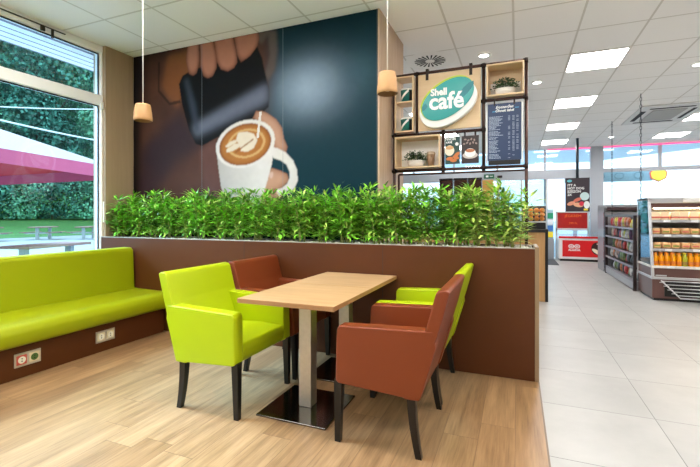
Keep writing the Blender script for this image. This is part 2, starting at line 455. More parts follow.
def bamboo(seed, H=.465, nst=6, dens=1.0, mats=None):
    r = random.Random(seed)
    st, lf = MB(), MB()
    for k in range(nst):
        a = r.uniform(0, 2*PI); bx, by = .035*math.cos(a), .03*math.sin(a)
        h = H*r.uniform(.72, 1.08); lx, ly = r.uniform(-.13, .13), r.uniform(-.055, .055)
        pts = []
        for i in range(6):
            u = i/5; pts.append((bx+lx*u*u, by+ly*u*u, h*u))
        st.tube(pts, [.0045, .004, .0035, .003, .0025, .0015], n=5)
        nw = int(12*dens)
        for i in range(nw):
            u = .16+.84*(i/(nw-1)); c = Vector((bx+lx*u*u, by+ly*u*u, h*u))
            for q in range(6 if i < nw-1 else 9):
                a = r.uniform(0, 2*PI); el = r.uniform(-.1, .75) + (.4 if i == nw-1 else 0)
                d = Vector((math.cos(a)*math.cos(el), math.sin(a)*.75*math.cos(el), math.sin(el)))
                b0 = c + d*r.uniform(.0, .055)
                L = r.uniform(.07, .125)
                leaf(lf.bm, b0, d+Vector((0, 0, r.uniform(-.2, .2))), Vector((r.uniform(-.4, .4), r.uniform(-.4, .4), 1)), L, r.uniform(.014, .022), 0 if r.random() > .18 else 1)
    for v in lf.bm.verts:
        v.co.y = max(-.15, min(.135, v.co.y)); v.co.z = max(.012, v.co.z)
    return st, lf
protos = []
for s in range(6):
    st, lf = bamboo(s+11)
    yell = s == 5
    root = thing('bamboo_plant', 'x', 'plant')
    st.build('stems', stemm, root)['kind'] = 'stuff'
    lf.build('leaves', [leafB, leafA] if yell else [leafA, leafB], root)['kind'] = 'stuff'
    protos.append(root)
segs = [(-3.55, 'green bamboo plant in the planter in front of the brown coat of the mural'),
        (-2.35, 'green bamboo plant in the planter below the white cup of the mural'),
        (-1.25, 'green bamboo plant in the planter in front of the dark teal part of the mural'),
        (-.62, 'green bamboo plant in the planter below the left half of the shelf frame'),
        (.2, 'green bamboo plant in the planter below the right half of the shelf frame')]
rr = random.Random(8)
used = set(); N = 19
for row, yy in ((0, 3.69), (1, 3.80), (2, 3.745)):
    for k in range(N):
        x = -4.56+(4.56+.0)*k/(N-1)+(0 if row == 0 else -.11)+rr.uniform(-.03, .03)
        if row == 1 and k == 0 or row == 2 and k < 13: continue
        if row == 2: x -= .12
        lab = next(l for lim, l in segs if x < lim); g = 'row of bamboo plants: '+lab.split(' in the planter ')[1]
        pi = rr.randrange(5)
        if k == 0 and row == 0: lab, g = 'leftmost green bamboo plant, its leaves spreading over the window frame', None
        if k == N-1 and row == 0: lab, g = 'rightmost pale yellowish bamboo plant, sparse leaves at the end of the planter', None; pi = 5
        if k == N-2 and row == 0: pi = 5
        sc = rr.uniform(.93, 1.08)
        if k <= 2: sc *= 1.0
        loc = (min(x, .02), yy, 1.03)
        ang = rr.choice((0, PI))+rr.uniform(-.15, .15)
        if pi not in used:
            used.add(pi); o = protos[pi]; o.location = loc; o.rotation_euler = (0, 0, ang)
            o['label'] = lab
        else: o = dup(protos[pi], loc, ang, lab)
        o.scale = (1.15, 1.0, sc)
        if k == 0 and row == 0: o.scale = (1.45, 1.3, .92); o.location.y = 3.67
        if g: o['group'] = g
        elif 'group' in o: del o['group']
for i, p in enumerate(protos):
    if i not in used:
        for c in list(p.children): bpy.data.objects.remove(c)
        bpy.data.objects.remove(p)

# bench
t = thing('bench_seat', 'long lime green upholstered wall bench with brown base under the window', 'bench', (0, 0, 0))
lime = M('lime_leather', (150, 160, 2), .42, spec=.4, var=.05, vscale=3, bump=.03, bscale=160)
Y0, Y1 = -2.2, 3.50
MB().box(-4.72, -3.69, Y0, Y1-.0, 0, .262).build('base', brown, t)
seat_prof = [(-4.22, .262), (-3.66, .262), (-3.615, .285), (-3.60, .33), (-3.60, .385), (-3.625, .43), (-3.68, .452), (-4.22, .462)]
MB().prism(seat_prof, Y0, Y1+.028, 'xz', .02, 3).build('seat_cushion', lime, t, smooth=50)
bp = [(-4.30, .262), (-4.165, .262), (-4.135, .46), (-4.155, .905), (-4.19, .935), (-4.31, .935)]
MB().prism(bp, Y0, 3.505, 'xz', .028, 4).build('backrest', lime, t, smooth=50)
MB().box(-4.72, -4.31, Y0, Y1, .262, .86).build('back_panel', brown, t)
for (yc, mixc, lab) in ((2.109, 1, 'double wall socket on bench base nearest the left edge, one half reddish'), (2.79, 0, 'double wall socket on bench base nearer the planter')):
    s = thing('power_socket', lab, 'socket', (-3.69, yc, .146), 0, 'sockets on the bench base')
    MB().box(0, .010, -.098, .098, -.055, .055, .004, 2).build('frame', M('satin_steel', (205, 200, 190), .3, .7), s)
    for sg in (-1, 1):
        mm = M('socket_red_insert', (196, 84, 70), .5) if (mixc and sg < 0) else M('socket_cream_insert', (222, 210, 176), .5)
        ins = MB(); 
        ins.box(.006, .0135, sg*.047-.038, sg*.047+.038, -.038, .038, .003, 1)
        io = ins.build('insert', mm, s)
        q = MB(); 
        q.cyl((.0135, sg*.047, 0), (.0150, sg*.047, 0), .028, .028, 20)
        q.build('outlet', M('socket_green', (80, 110, 50), .5) if (mixc and sg > 0) else M('socket_pale', (235, 232, 214), .4), s)
        q = MB(); q.cyl((.015, sg*.047, .010), (.0158, sg*.047, .010), .005); q.cyl((.015, sg*.047, -.010), (.0158, sg*.047, -.010), .005)
        q.build('outlet_hole', black, s)

# armchairs
brick = M('brick_brown_leather', (120, 54, 22), .42, spec=.35, var=.06, vscale=3, bump=.03, bscale=160)
legm = M('black_wood_leg', (14, 12, 11), .3)
limec = M('lime_chair_leather', (170, 188, 2), .42, spec=.4, var=.05, vscale=3, bump=.03, bscale=160)
def armchair(label, mat):
    t = thing('armchair', label, 'chair', (0, 0, 0), 0, 'armchairs at the café tables')
    for sx, sy in ((1, 1), (1, -1), (-1, 1), (-1, -1)):
        m = MB(); n = 6; rings = []
        for i in range(n+1):
            u = i/n; z = .36*(1-u); hw = .024-.0075*u
            dx = (-.045*u*u if sx < 0 else .006*u)
            cx, cy = sx*.205+dx, sy*.308
            if sx < 0: cx = -.222-.040*u*u
            rings.append([m.bm.verts.new((cx+a*hw, cy+b*hw, z)) for a, b in ((-1, -1), (1, -1), (1, 1), (-1, 1))])
        for A, B in zip(rings, rings[1:]):
            for k in range(4): m.bm.faces.new((A[k], B[k], B[(k+1) % 4], A[(k+1) % 4]))
        m.bm.faces.new(rings[0]); m.bm.faces.new(rings[-1][::-1])
        bmesh.ops.recalc_face_normals(m.bm, faces=m.bm.faces)
        m.build('leg', legm, t)
    # seat
    sp = [(-.26, .33), (.196, .345), (.214, .37), (.222, .43), (.204, .468), (.0, .478), (-.26, .462)]
    MB().prism(sp, -.255, .255, 'xz', .018, 3).build('seat', mat, t, smooth=50)
    # arms: side panels with padded top
    for sg in (-1, 1):
        ap = [(-.27, .318), (.200, .345), (.217, .36), (.210, .650), (.195, .675), (-.10, .686), (-.345, .695), (-.355, .60)]
        MB().prism(ap, sg*.250, sg*.342, 'xz', .028, 5).build('armrest', mat, t, smooth=50)
    bp = [(-.262, .316), (-.18, .316), (-.215, .47), (-.262, .60), (-.308, .72), (-.355, .893), (-.368, .911), (-.408, .915), (-.428, .903), (-.385, .74), (-.325, .54)]
    m = MB(); m.prism(bp, -.340, .340, 'xz', .024, 4)
    m.build('backrest', mat, t, smooth=50)
    return t
def chair_copy(src, loc, rz, label): return dup(src, loc, rz, label)
c1 = armchair('lime green armchair at the front left of the tables, nearest the bench', limec); c1.location = (-1.865, 2.468, 0)
c2 = armchair('brick brown armchair at the front right of the near table, seen from behind', brick); c2.location = (-.748, 2.490, 0); c2.rotation_euler = (0, 0, PI)
chair_copy(c2, (-1.85, 3.180, 0), 0, 'brick brown armchair by the planter, behind the front lime green armchair')
chair_copy(c1, (-.755, 3.180, 0), PI, 'lime green armchair by the planter, behind the front brick brown armchair')

# tables
steel = M('brushed_steel', (206, 198, 186), .42, 1.0, var=.1, vscale=40)
base_m = M('polished_base_steel', (130, 128, 126), .16, 1.0)
topm = wood('oak_table_top', (172, 134, 90), (198, 162, 116), 0, 1.0, .38, 10)
edgem = wood('oak_table_edge', (150, 108, 66), (172, 128, 84), 0, 1.0, .4, 10)
def cafe_table(label):
    t = thing('cafe_table', label, 'table', (0, 0, 0), 0, 'square café tables pushed together')
    MB().box(-.330, .345, -.334, .334, .745, .775, .0015, 1).build('tabletop', wood('oak_table_top', 0, 0), t)
    m = MB().box(-.3315, .3465, -.3355, -.333, .7465, .7735).box(-.3315, -.329, -.3355, .3355, .7465, .7735).box(.344, .3465, -.3355, .3355, .7465, .7735).box(-.3315, .3465, .333, .3355, .7465, .7735)
    m.build('edge_band', edgem, t)
    MB().box(-.045, .045, -.045, .045, .014, .735, .004, 2).build('pole', steel, t)
    MB().box(-.15, .15, -.15, .15, .733, .745).build('mounting_plate', black, t)
    MB().box(-.25, .25, -.25, .25, 0, .012, .002, 1).build('base_plate', base_m, t)
    return t
ta = cafe_table('near square oak-topped café table on a steel pole, between the two front armchairs'); ta.location = (-1.325, 2.497, 0)
dup(ta, (-1.325, 3.170, 0), 0, 'far square oak-topped café table standing against the planter')

# pendants
cork = M('turned_light_wood', (180, 138, 88), .55, var=.12, vscale=20)
def pendant(label, x, y, z0, r):
    t = thing('pendant_lamp', label, 'lamp', (x, y, CH), 0, 'pair of wooden pendant lamps')
    zz = z0-CH
    m = MB(); h = .135
    m.lathe([(r*.94, zz), (r, zz+.004), (r, zz+.02), (r*.93, zz+h*.5), (r*.82, zz+h-.012), (r*.76, zz+h), (.0, zz+h)], n=32)
    m.lathe([(r*.94, zz), (r*.86, zz+.004), (r*.74, zz+h-.02), (0, zz+h-.02)], n=32, mi=1)
    m.build('lamp_shade', [cork, M('shade_inside', (120, 88, 50), .7)], t)
    MB().lathe([(0, zz+.02), (r*.4, zz+.025), (r*.5, zz+.055), (r*.3, zz+.09), (r*.2, zz+.125)], n=16).build('bulb', M('frosted_bulb', (235, 230, 215), .4), t)
    MB().cyl((0, 0, zz+h-.003), (0, 0, -.001), .0042, n=8).build('cord', M('white_cord', (225, 222, 212), .6), t)
    MB().lathe([(0, -.03), (.045, -.03), (.05, -.001)], n=20).build('ceiling_rose', pf_m, t)
pendant('left wooden pendant lamp on a white cord in front of the mural', -2.861, 2.5, 2.085, .073)
pendant('right wooden pendant lamp on a white cord beside the shelf frame', -.76, 2.5, 2.072, .066)

# ================================================================== SHELF FRAME WITH SIGN
YF = 4.42
pipe = M('bronze_pipe', (70, 46, 38), .35, .5)
joint = M('dark_joint', (40, 26, 22), .4, .5)
birch = wood('birch_ply', (208, 178, 138), (226, 200, 162), 0, 1.0, .5, 8)
t = thing('display_rack', 'dark pipe frame carrying boxes, café sign, posters and menu board', 'shelf frame', (0, YF, 0))
XL, XR, X2, X3, X4 = -1.262, .086, -1.009, -.317, -.727
ZT, Z1, Z2, Z3 = 2.845, 2.185, 1.795, 2.478
m = MB()
for x, za, zb in ((XL, 0, ZT), (XR, 0, ZT), (X2, Z1, ZT), (X3, Z2, ZT), (X4, Z2, Z1)): m.cyl((x, 0, za), (x, 0, zb), .016, n=10)
for x0, x1, z in ((XL, XR, ZT), (XL, X3, Z1), (XL, XR, Z2), (X3, XR, Z3)): m.cyl((x0, 0, z), (x1, 0, z), .016, n=10)
m.cyl((XL+.05, 0, Z2-.04), (XR, 0, Z2-.04), .010, n=8)
m.cyl((XL+.05, 0, Z2-.04), (XL+.05, 0, 0), .012, n=8)
m.build('pipes', pipe, t)
m = MB()
for x, z in ((XL, ZT), (XR, ZT), (X2, ZT), (X3, ZT), (XL, Z1), (X2, Z1), (X4, Z1), (X3, Z1), (XL, Z2), (X4, Z2), (X3, Z2), (XR, Z2), (X3, Z3), (XR, Z3)):
    m = MB(); m.cyl((x, 0, z-.030), (x, 0, z+.018 if z > 2.8 else z+.030), .0185, n=10); m.cyl((x-.03, 0, z), (x+(.03 if x < XR else .0), 0, z), .0180, n=10)
    m.build('pipe_joint', joint, t)
def openbox(name, label, x0, x1, z0, z1, depth=.20, shelf=None, back=False, y0=-.07):
    o = thing(name, label, 'shelf box', ((x0+x1)/2, YF, z0), 0)
    a, b, h, e = x0-(x0+x1)/2, x1-(x0+x1)/2, z1-z0, .016
    MB().box(a, b, y0, y0+depth, 0, e, .001, 1).box(a, b, y0, y0+depth, h-e, h, .001, 1).box(a, a+e, y0, y0+depth, e, h-e).box(b-e, b, y0, y0+depth, e, h-e).build('case', birch, o)
    if shelf: MB().box(a+e, b-e, y0+.003, y0+depth, shelf-e, shelf).build('shelf', birch, o)
    if back: MB().box(a+e, b-e, y0+depth-.004, y0+depth, e, h-e).build('back_panel', birch, o); MB().box(a+.03, b-.03, y0+depth-.012, y0+depth-.004, .02, h*back).build('back_board', M('white_board', (232, 230, 224), .5), o)
    return o
openbox('shelf_box', 'tall narrow light wood box holding two printed tubs, left end of the frame', XL+.022, X2-.022, Z1+.025, ZT-.03, .20, .335)
openbox('shelf_box', 'light wood box with potted plant and beaker, below the café sign', XL+.022, X4-.022, Z2+.022, Z1-.024, .20, None, .93)
openbox('shelf_box', 'square light wood box with a potted plant at the top right of the frame', X3+.03, XR-.02, Z3+.022, ZT-.022, .20, None, .55)
# tubs
teal = M('tub_teal', (20, 116, 112), .4); whitep = M('white_print', (238, 240, 238), .4)
for z, lab in ((Z1+.025+.016, 'teal and white printed tub on the lower shelf of the narrow box'), (Z1+.025+.335, 'teal and white printed tub on the upper shelf of the narrow box')):
    o = thing('tub', lab, 'tub', (-1.125, YF+.03, z+.0005), 0, 'printed tubs in the narrow box')
    MB().lathe([(0, 0), (.062, 0), (.072, .135), (.074, .14), (.066, .14), (.06, .01), (0, .01)]).build('body', teal, o)
    MB().lathe([(.0755, .132), (.0755, .148), (.06, .152), (0, .152)]).build('lid', whitep, o)
    m = MB()
    for i in range(10):
        a0, a1 = -2.5+i*.14, -2.5+(i+1)*.14
        z0, z1 = .02+i*.009, .02+(i+1)*.009
        q = [(.0655+.01*z0/.14, a0, z0), (.0655+.01*z1/.14, a1, z1), (.0655+.01*(z1+.045)/.14, a1, z1+.03), (.0655+.01*(z0+.045)/.14, a0, z0+.03)]
        m.bm.faces.new([m.bm.verts.new((r*math.cos(a), r*math.sin(a), zz)) for r, a, zz in q])
    m.build('white_band', whitep, o)
    m = MB()
    for i in range(6):
        a0, a1 = -1.0+i*.13, -1.0+(i+1)*.13
        m.bm.faces.new([m.bm.verts.new((r*math.cos(a), r*math.sin(a), zz)) for r, a, zz in ((.066, a0, .01), (.066, a1, .01), (.0742, a1, .125), (.0742, a0, .125))])
    m.build('dark_panel', M('tub_black', (24, 28, 30), .4), o)
# small potted plants
potm = M('white_oval_pot', (226, 220, 210), .6); gl = M('small_leaf', (58, 92, 52), .5, var=.5, vscale=9)
def pot_plant(label, x, z, wdt, seed):
    o = thing('potted_plant', label, 'plant', (x, YF+.03, z), 0); wdt *= 1.15
    m = MB().lathe([(0, 0), (.85, 0), (1.0, .5), (1.06, 1), (.96, 1), (.9, .8), (0, .8)])
    for v in m.bm.verts: v.co = Vector((v.co.x*wdt*.40, v.co.y*.055, v.co.z*.075))
    m.build('pot', potm, o)
    r = random.Random(seed); m = MB()
    for k in range(420):
        a, e = r.uniform(0, 2*PI), r.uniform(.05, 1.45); R = r.uniform(.4, 1)
        p = Vector((math.cos(a)*math.cos(e)*wdt*.62*R, math.sin(a)*math.cos(e)*.075*R, .065+math.sin(e)*.115*R))
        d = Vector((math.cos(a), math.sin(a), r.uniform(0, 1.2)))
        leaf(m.bm, p, d, Vector((r.uniform(-1, 1), r.uniform(-1, 1), 1)), r.uniform(.02, .034), .014)
    m.build('leaves', gl, o)['kind'] = 'stuff'
pot_plant('small bushy plant in a white oval pot in the top right box of the frame', -.112, Z3+.0385, .20, 4)
pot_plant('small bushy plant in a white oval pot in the box below the café sign', -1.03, Z2+.0385, .20, 5)
o = thing('beaker', 'brown takeaway style beaker with lid beside the pot, below the café sign', 'cup', (-.862, YF+.02, Z2+.0385))
MB().lathe([(0, 0), (.030, 0), (.044, .13), (0, .13)]).build('cup_body', M('beaker_brown', (150, 120, 92), .4), o)
MB().lathe([(.047, .128), (.048, .14), (.040, .158), (0, .158)]).build('lid', M('beaker_lid', (190, 170, 148), .4), o)

# café sign
o = thing('cafe_sign', 'oval teal and white café sign mounted on a light wood board', 'sign', (-.665, YF-.03, 2.51))
MB().box(-.322, .322, -.009, .009, -.30, .305, .002, 1).build('board', birch, o)
yb = -.009
def slab(name, pts, ya, ybk, mat, bev=0, par=o): return MB().prism(pts, ya, ybk, 'xz', bev, 3).build(name, mat, par, smooth=45)
slab('white_body', ellipse(.0, -.050, .312, .200, 30, 64, .92), -.085, yb, M('sign_white', (240, 242, 240), .35), .02)
slab('lime_rim', ellipse(-.008, .004, .292, .182, 31, 64, .95), -.092, -.084, M('sign_lime', (196, 220, 50), .4))
slab('oval_face', ellipse(.0, -.004, .287, .173, 31, 64, .95), -.100, -.088, M('sign_teal', (48, 160, 158), .35), .003)
sw = [(.262, .148), (.215, .135), (.165, .095), (.13, .045), (.09, .0), (.06, -.02), (.14, -.02), (.19, .02), (.235, .07), (.262, .115)]
slab('swoosh', sw, -.1025, -.0995, M('sign_dark_teal', (0, 122, 132), .35))
sw2 = [(-.262, -.065), (-.225, -.03), (-.20, -.065), (-.238, -.105), (-.262, -.11)]
slab('swoosh', sw2, -.1025, -.0995, MATS['sign_dark_teal'])
sgw = M('sign_lettering_white', (250, 250, 250), .4)
text('lettering', 'café', .235, sgw, (-.010, -.1045, -.030), parent=o, bold=.006, depth=.003, sx=.95)
text('lettering', 'Shell', .098, sgw, (-.085, -.1045, .070), parent=o, bold=.0035, depth=.003, sx=.92)
for a_ in (-.24, .21): MB().box(a_, a_+.03, -.016, -.009, .24, .36).box(a_, a_+.03, -.016, .05, .352, .36).build('hanger_strap', joint, o)

# posters
def poster(label, x0, x1, z0, z1, bgm):
    o = thing('poster', label, 'poster', ((x0+x1)/2, YF-.02, (z0+z1)/2))
    W, H = (x1-x0)/2, (z1-z0)/2
    MB().box(-W, W, -.003, .003, -H, H).build('sheet', bgm, o)
    for a_ in (-W*.7, W*.5): MB().box(a_, a_+W*.2, -.005, .006, H-.01, H+.04).build('clip', joint, o)
    return o, W, H
o, W, H = poster('dark green café poster with latte, croissants and white lettering, left of the pair', -.702, -.552, 1.845, 2.13, M('poster_green', (22, 66, 62), .4))
def disc(name, cx, cz, a, b, y, mat, par, tilt=0, n=28): return MB().prism(ellipse(cx, cz, a, b, tilt, n), y-.0006, y, 'xz').build(name, mat, par)
disc('print_cup', -.03, .00, .048, .055, -.0034, M('p_cream', (236, 222, 200), .5), o)
disc('print_coffee', -.03, .03, .042, .02, -.0044, M('p_coffee', (206, 160, 110), .5), o)
for i, (cx, cz, tt) in enumerate(((-.03, -.085, 10), (.035, -.075, -20), (.01, -.105, 0), (.045, -.045, 40))): disc('print_croissant', cx, cz, .035, .018, -.0054-i*.0006, M('p_croissant', (206, 120, 62), .5), o, tt)
text('lettering', 'FINOM', .035, whitep, (-.02, -.004, .118), parent=o, bold=.001, depth=.0004)
text('lettering', 'KÁVÉ', .026, whitep, (-.035, -.004, .085), parent=o, bold=.001, depth=.0004)
disc('print_price_spot', .045, .065, .018, .018, -.0034, whitep, o)
o, W, H = poster('dark café poster with coffee beans and a white cup, right of the pair', -.535, -.362, 1.845, 2.13, M('poster_brown_black', (44, 32, 32), .4))
disc('print_saucer', .0, -.06, .075, .035, -.0034, M('p_saucer', (200, 190, 186), .5), o)
disc('print_cup', .0, -.035, .055, .045, -.0044, whitep, o)
disc('print_coffee', .0, -.012, .045, .018, -.0054, M('p_coffee2', (178, 110, 72), .5), o)
for i in range(9): disc('print_bean', -.06+.03*(i % 5)+(i//5)*.012, .06+.035*(i//5)+.01*(i % 2), .013, .009, -.0034-.0002*i, M('p_bean', (150, 130, 124) if i % 1 == 0 else (90, 60, 50), .5), o, 35*i)

# menu board
o = thing('menu_board', 'dark blue hanging menu board with white price lists', 'menu board', (-.118, YF-.025, 2.13))
MB().box(-.158, .158, -.004, .004, -.27, .30).build('panel', M('menu_blue', (30, 54, 92), .45, var=.08, vscale=8), o)
for a_ in (-.175, .160): MB().box(a_, a_+.015, -.006, .006, -.30, .30).build('side_rail', M('rail_white', (222, 222, 220), .4), o)
MB().box(-.15, .15, -.015, .02, -.315, -.272).build('base_bar', black, o)
MB().box(-.10, -.085, -.007, .01, .28, .345).box(.085, .10, -.007, .01, .28, .345).build('hanger_strap', joint, o)
text('lettering', 'Egyszerűen', .036, whitep, (0.0, -.0048, .262), parent=o, bold=.0008, depth=.0006, shear=.35)
text('lettering', 'Önnek kávé', .036, whitep, (0.0, -.0048, .226), parent=o, bold=.0008, depth=.0006, shear=.35)
MB().box(-.115, -.075, -.005, -.0045, .218, .224).box(.10, .135, -.005, -.0045, .245, .251).build('blue_dash', M('menu_cyan', (70, 170, 220), .5), o)
rws = random.Random(2); m = MB(); z = .165
while z > -.255:
    if rws.random() < .15: z -= .008
    L = rws.uniform(.05, .13)
    x = -.145
    while x < -.145+L:
        wdt = rws.uniform(.006, .022); m.box(x, min(x+wdt, -.145+L+.004), -.0052, -.0042, z, z+.006); x += wdt+.0035
    for j, cx in enumerate((.045, .085, .122)):
        if rws.random() < (.85 if z > -.17 else .6) and not (j == 2 and z < -.17): m.box(cx-.009, cx-.002, -.0052, -.0042, z, z+.005); m.box(cx+.001, cx+.009, -.0052, -.0042, z, z+.005)
    z -= .0128
m.build('price_list', M('menu_print', (170, 184, 206), .5), o)['kind'] = 'stuff'

# ================================================================== CAFÉ COUNTER (behind the plants)
t = thing('cafe_counter', 'wood fronted café counter with black edges beyond the planter', 'counter', (0, 6.88, 0))
rustic = wood('rustic_plank', (176, 128, 76), (212, 168, 112), 2, .8, .55, 9)
MB().box(-2.6, .395, 0, .65, 0, 1.05).build('front_panel', rustic, t)
MB().box(.395, .435, -.01, .66, 0, 1.10).build('end_panel', black, t)
MB().box(-2.6, .435, -.03, .67, 1.05, 1.10, .004, 1).build('countertop', M('dark_countertop', (40, 36, 36), .3), t)
# coffee machine with bean hoppers
o = thing('coffee_machine', 'dark coffee machine with brown bean hoppers behind the plants', 'coffee machine', (-.86, 7.1, 1.1))
MB().box(-.36, .30, -.12, .40, 0, .46, .02, 2).build('housing', M('machine_black', (30, 28, 28), .35), o)
hp = M('smoked_hopper', (70, 42, 34), .15); hl = M('hopper_lid', (30, 22, 20), .4)
for x in (-.25, -.01, .22):
    h = MB().prism([(x-.07, .46), (x+.07, .46), (x+.108, .56), (x+.108, .80), (x-.108, .80), (x-.108, .56)], -.08, .08, 'xz', .012, 2).build('bean_hopper', hp, o, smooth=40)
    MB().box(x-.112, x+.112, -.085, .085, .80, .83, .006, 1).build('hopper_lid', hl, h)
MB().box(-.27, .2, -.124, -.12, .12, .36).build('front_screen', M('machine_screen', (60, 70, 84), .2), o)
o = thing('paper_bag_stack', 'kraft coloured paper panel standing on the counter behind the plants', 'paper bags', (-.435, 6.98, 1.1))
MB().box(-.085, .085, -.03, .05, 0, .78, .006, 1).build('panel', M('kraft_orange', (222, 172, 92), .7), o)
# juicer with oranges
o = thing('juice_machine', 'juice machine with a glass bin of oranges at the counter end', 'juicer', (.24, 7.1, 1.1))
MB().box(-.17, .17, -.14, .2, 0, .10, .01, 1).box(-.17, .17, .05, .2, .10, .36, .01, 1).build('base', M('juicer_black', (24, 24, 26), .4), o)
MB().box(-.17, -.163, -.14, .05, .12, .40).box(.163, .17, -.14, .05, .12, .40).box(-.17, .17, -.147, -.14, .12, .40).build('clear_bin', glass('clear_bin', (.98, .98, .98), .03), o)
MB().box(-.17, .17, -.147, .05, .10, .12).build('bin_floor', alu, o)
orange = M('orange_peel', (240, 150, 30), .5, var=.1, bump=.1)
rr = random.Random(5); k = 0
om = MB(); q = bmesh.ops.create_uvsphere(om.bm, u_segments=14, v_segments=10, radius=.037)['verts']
first = tag(om.build('orange', orange, smooth=180), 'orange fruit in the bin of the juice machine', 'orange', 'oranges in the juice machine')
spots = [(x, y, z) for z in (.158, .222, .286) for x in (-.12, -.04, .04, .12) for y in (-.10, -.02)]
for i, (x, y, z) in enumerate(spots):
    p = first if i == 0 else first.copy()
    if i: COL.objects.link(p)
    p.location = (.24+x+rr.uniform(-.004, .004), 7.1+y, 1.1+z)
# tiny steel box right of the planter
o = thing('napkin_dispenser', 'perforated steel box on the counter behind the right end of the plants', 'dispenser', (-.22, 6.99, 1.1))
MB().box(-.06, .06, -.06, .06, 0, .16, .01, 2).build('body', alu, o)
MB().box(-.03, .03, -.063, -.06, .05, .12).build('opening', black, o)

# ================================================================== SHOP BEYOND
# ice cream freezer
red = M('signal_red', (214, 18, 24), .35); wht = M('freezer_white', (232, 232, 232), .35)
t = thing('ice_cream_freezer', 'white chest freezer with a red front near the shop door', 'freezer', (1.12, 13.35, 0))
MB().box(0, 1.55, 0, .62, .06, .66, .02, 2).build('cabinet', wht, t)
MB().box(.04, 1.51, .03, .58, 0, .06).build('plinth', black, t)
MB().prism([(0, .66), (.62, .66), (.62, .84), (.05, .70)], 0, 1.55, 'yz').build('glass_lid', glass('freezer_glass', (.9, .95, .97), .08), t)
MB().box(0, 1.55, -.012, .03, .66, .715, .004, 1).build('red_rim', red, t)
MB().box(.10, 1.50, -.006, -.001, .13, .60).build('front_panel', red, t)
def ring(m, cx, cz, r, y, a0, a1, wd=.02, n=14):
    for i in range(n):
        p, q = math.radians(a0+(a1-a0)*i/n), math.radians(a0+(a1-a0)*(i+1)/n)
        m.bm.faces.new([m.bm.verts.new((cx+rr_*math.cos(a), y, cz+rr_*math.sin(a)*.8)) for rr_, a in ((r, p), (r+wd, p), (r+wd, q), (r, q))])
m = MB()
for s in (-1, 1):
    ring(m, .40+s*.075, .43, .05, -.008, 0, 360, .025); ring(m, .40+s*.075, .43, .012, -.008, 0, 360, .02)
m.build('swirl_heart_logo', whitep, t)
text('lettering', 'ALGIDA', .085, whitep, (.40, -.008, .325), parent=t, bold=.003, depth=.0008)
disc('ice_cream_print', 1.0, .37, .17, .19, -.008, M('choc_print', (52, 24, 18), .4), t, 30)
disc('cream_print', .97, .28, .15, .05, -.0095, M('cream_print', (240, 226, 200), .4), t, -35)
disc('cream_print', 1.04, .49, .09, .025, -.0095, M('cream_print', 0), t, -15)
text('lettering', 'MAGNUM', .075, whitep, (1.33, -.008, .42), parent=t, bold=.002, depth=.0008)
# merchandiser rising over the freezer
t2 = thing('freezer_display', 'lit red price board in a steel frame above the ice cream freezer', 'price board', (1.14, 13.99, 0))
MB().box(0, .80, 0, .05, .93, 1.40).build('board', M('red_price_board', (150, 14, 8), .4, var=.4, vscale=5, emit=.15), t2)
fm = MB().box(-.05, 0, -.01, .06, 0, 1.44).box(.80, .85, -.01, .06, 0, 1.44).box(-.05, .85, -.01, .06, .86, .93).box(-.05, .85, -.01, .06, 1.40, 1.44)
fm.build('frame', alu, t2)
text('lettering', 'JÉGKRÉM', .11, M('orange_letters', (240, 120, 40), .5), (.42, -.003, 1.30), parent=t2, depth=.001)
text('lettering', '399 Ft', .09, MATS['orange_letters'], (.42, -.003, 1.08), parent=t2, depth=.001)
# hanging poster
t = thing('hanging_poster', 'dark hot dog poster hanging from a black pole over the freezer', 'poster', (1.51, 12.6, 0))
MB().box(-.29, .29, -.012, .012, 1.42, 2.33, .003, 1).build('panel', M('poster_plum', (46, 34, 44), .4), t)
MB().cyl((0, .0, 2.33), (0, .0, CH-.001), .036, n=12).build('hanging_pole', M('pole_dark', (24, 34, 44), .4), t)
disc('round_badge', -.19, 2.25, .06, .035, -.0135, M('badge_cyan', (90, 190, 200), .4), t)
for i, s_ in enumerate(('ITT A', 'HOT DOG', 'SZEZON', '2X')): text('lettering', s_, .085, whitep, (-.24, -.0135, 2.13-.085*i), parent=t, bold=.002, depth=.0006, align='LEFT')
for i, (cx, cz, a, b, tt, mt) in enumerate(((.17, 1.83, .11, .11, 0, ('pr_ice', (190, 215, 215))), (.0, 1.74, .10, .045, 25, ('pr_saus', (214, 110, 90))), (-.15, 1.64, .10, .05, 20, ('pr_bun', (222, 150, 120))), (.02, 1.60, .12, .06, -10, ('pr_bun2', (226, 168, 130))), (.10, 1.63, .06, .06, 0, ('pr_red', (206, 30, 60))), (.22, 1.60, .07, .10, 0, ('pr_cup', (230, 235, 235))))):
    disc('food_print', cx, cz, a, b, -.0135-.0008*i, M(mt[0], mt[1], .4), t, tt)
MB().box(.15, .25, -.0150, -.0125, 1.45, 1.50).build('price_flash', M('flash_yellow', (240, 220, 60), .4), t)
tag(MB().box(.66, 1.03, 12.1, 13.9, .0005, .012).build('door_mat', M('mat_grey', (70, 74, 78), .9)), 'dark grey door mat on the tiles in front of the sliding door', 'mat')
o = thing('exit_sign', 'small dark green exit sign above the sliding door', 'sign', (-.85, 14.24, 2.60))
MB().box(-.16, .16, -.02, .02, -.07, .07, .004, 1).build('housing', M('exit_green', (24, 96, 66), .4), o)
MB().box(-.10, -.02, -.023, -.02, -.03, .03).box(.02, .12, -.023, -.02, -.008, .008).build('pictogram', whitep, o)
o = thing('door_sensor', 'small black motion sensor on the header of the sliding door', 'sensor', (-.52, 14.25, 2.58))
MB().box(-.08, .08, -.03, .02, -.04, .04, .012, 2).build('housing', black, o)
MB().box(-.04, .04, -.033, -.03, -.02, .0).build('lens', M('sensor_lens', (60, 20, 24), .2), o)
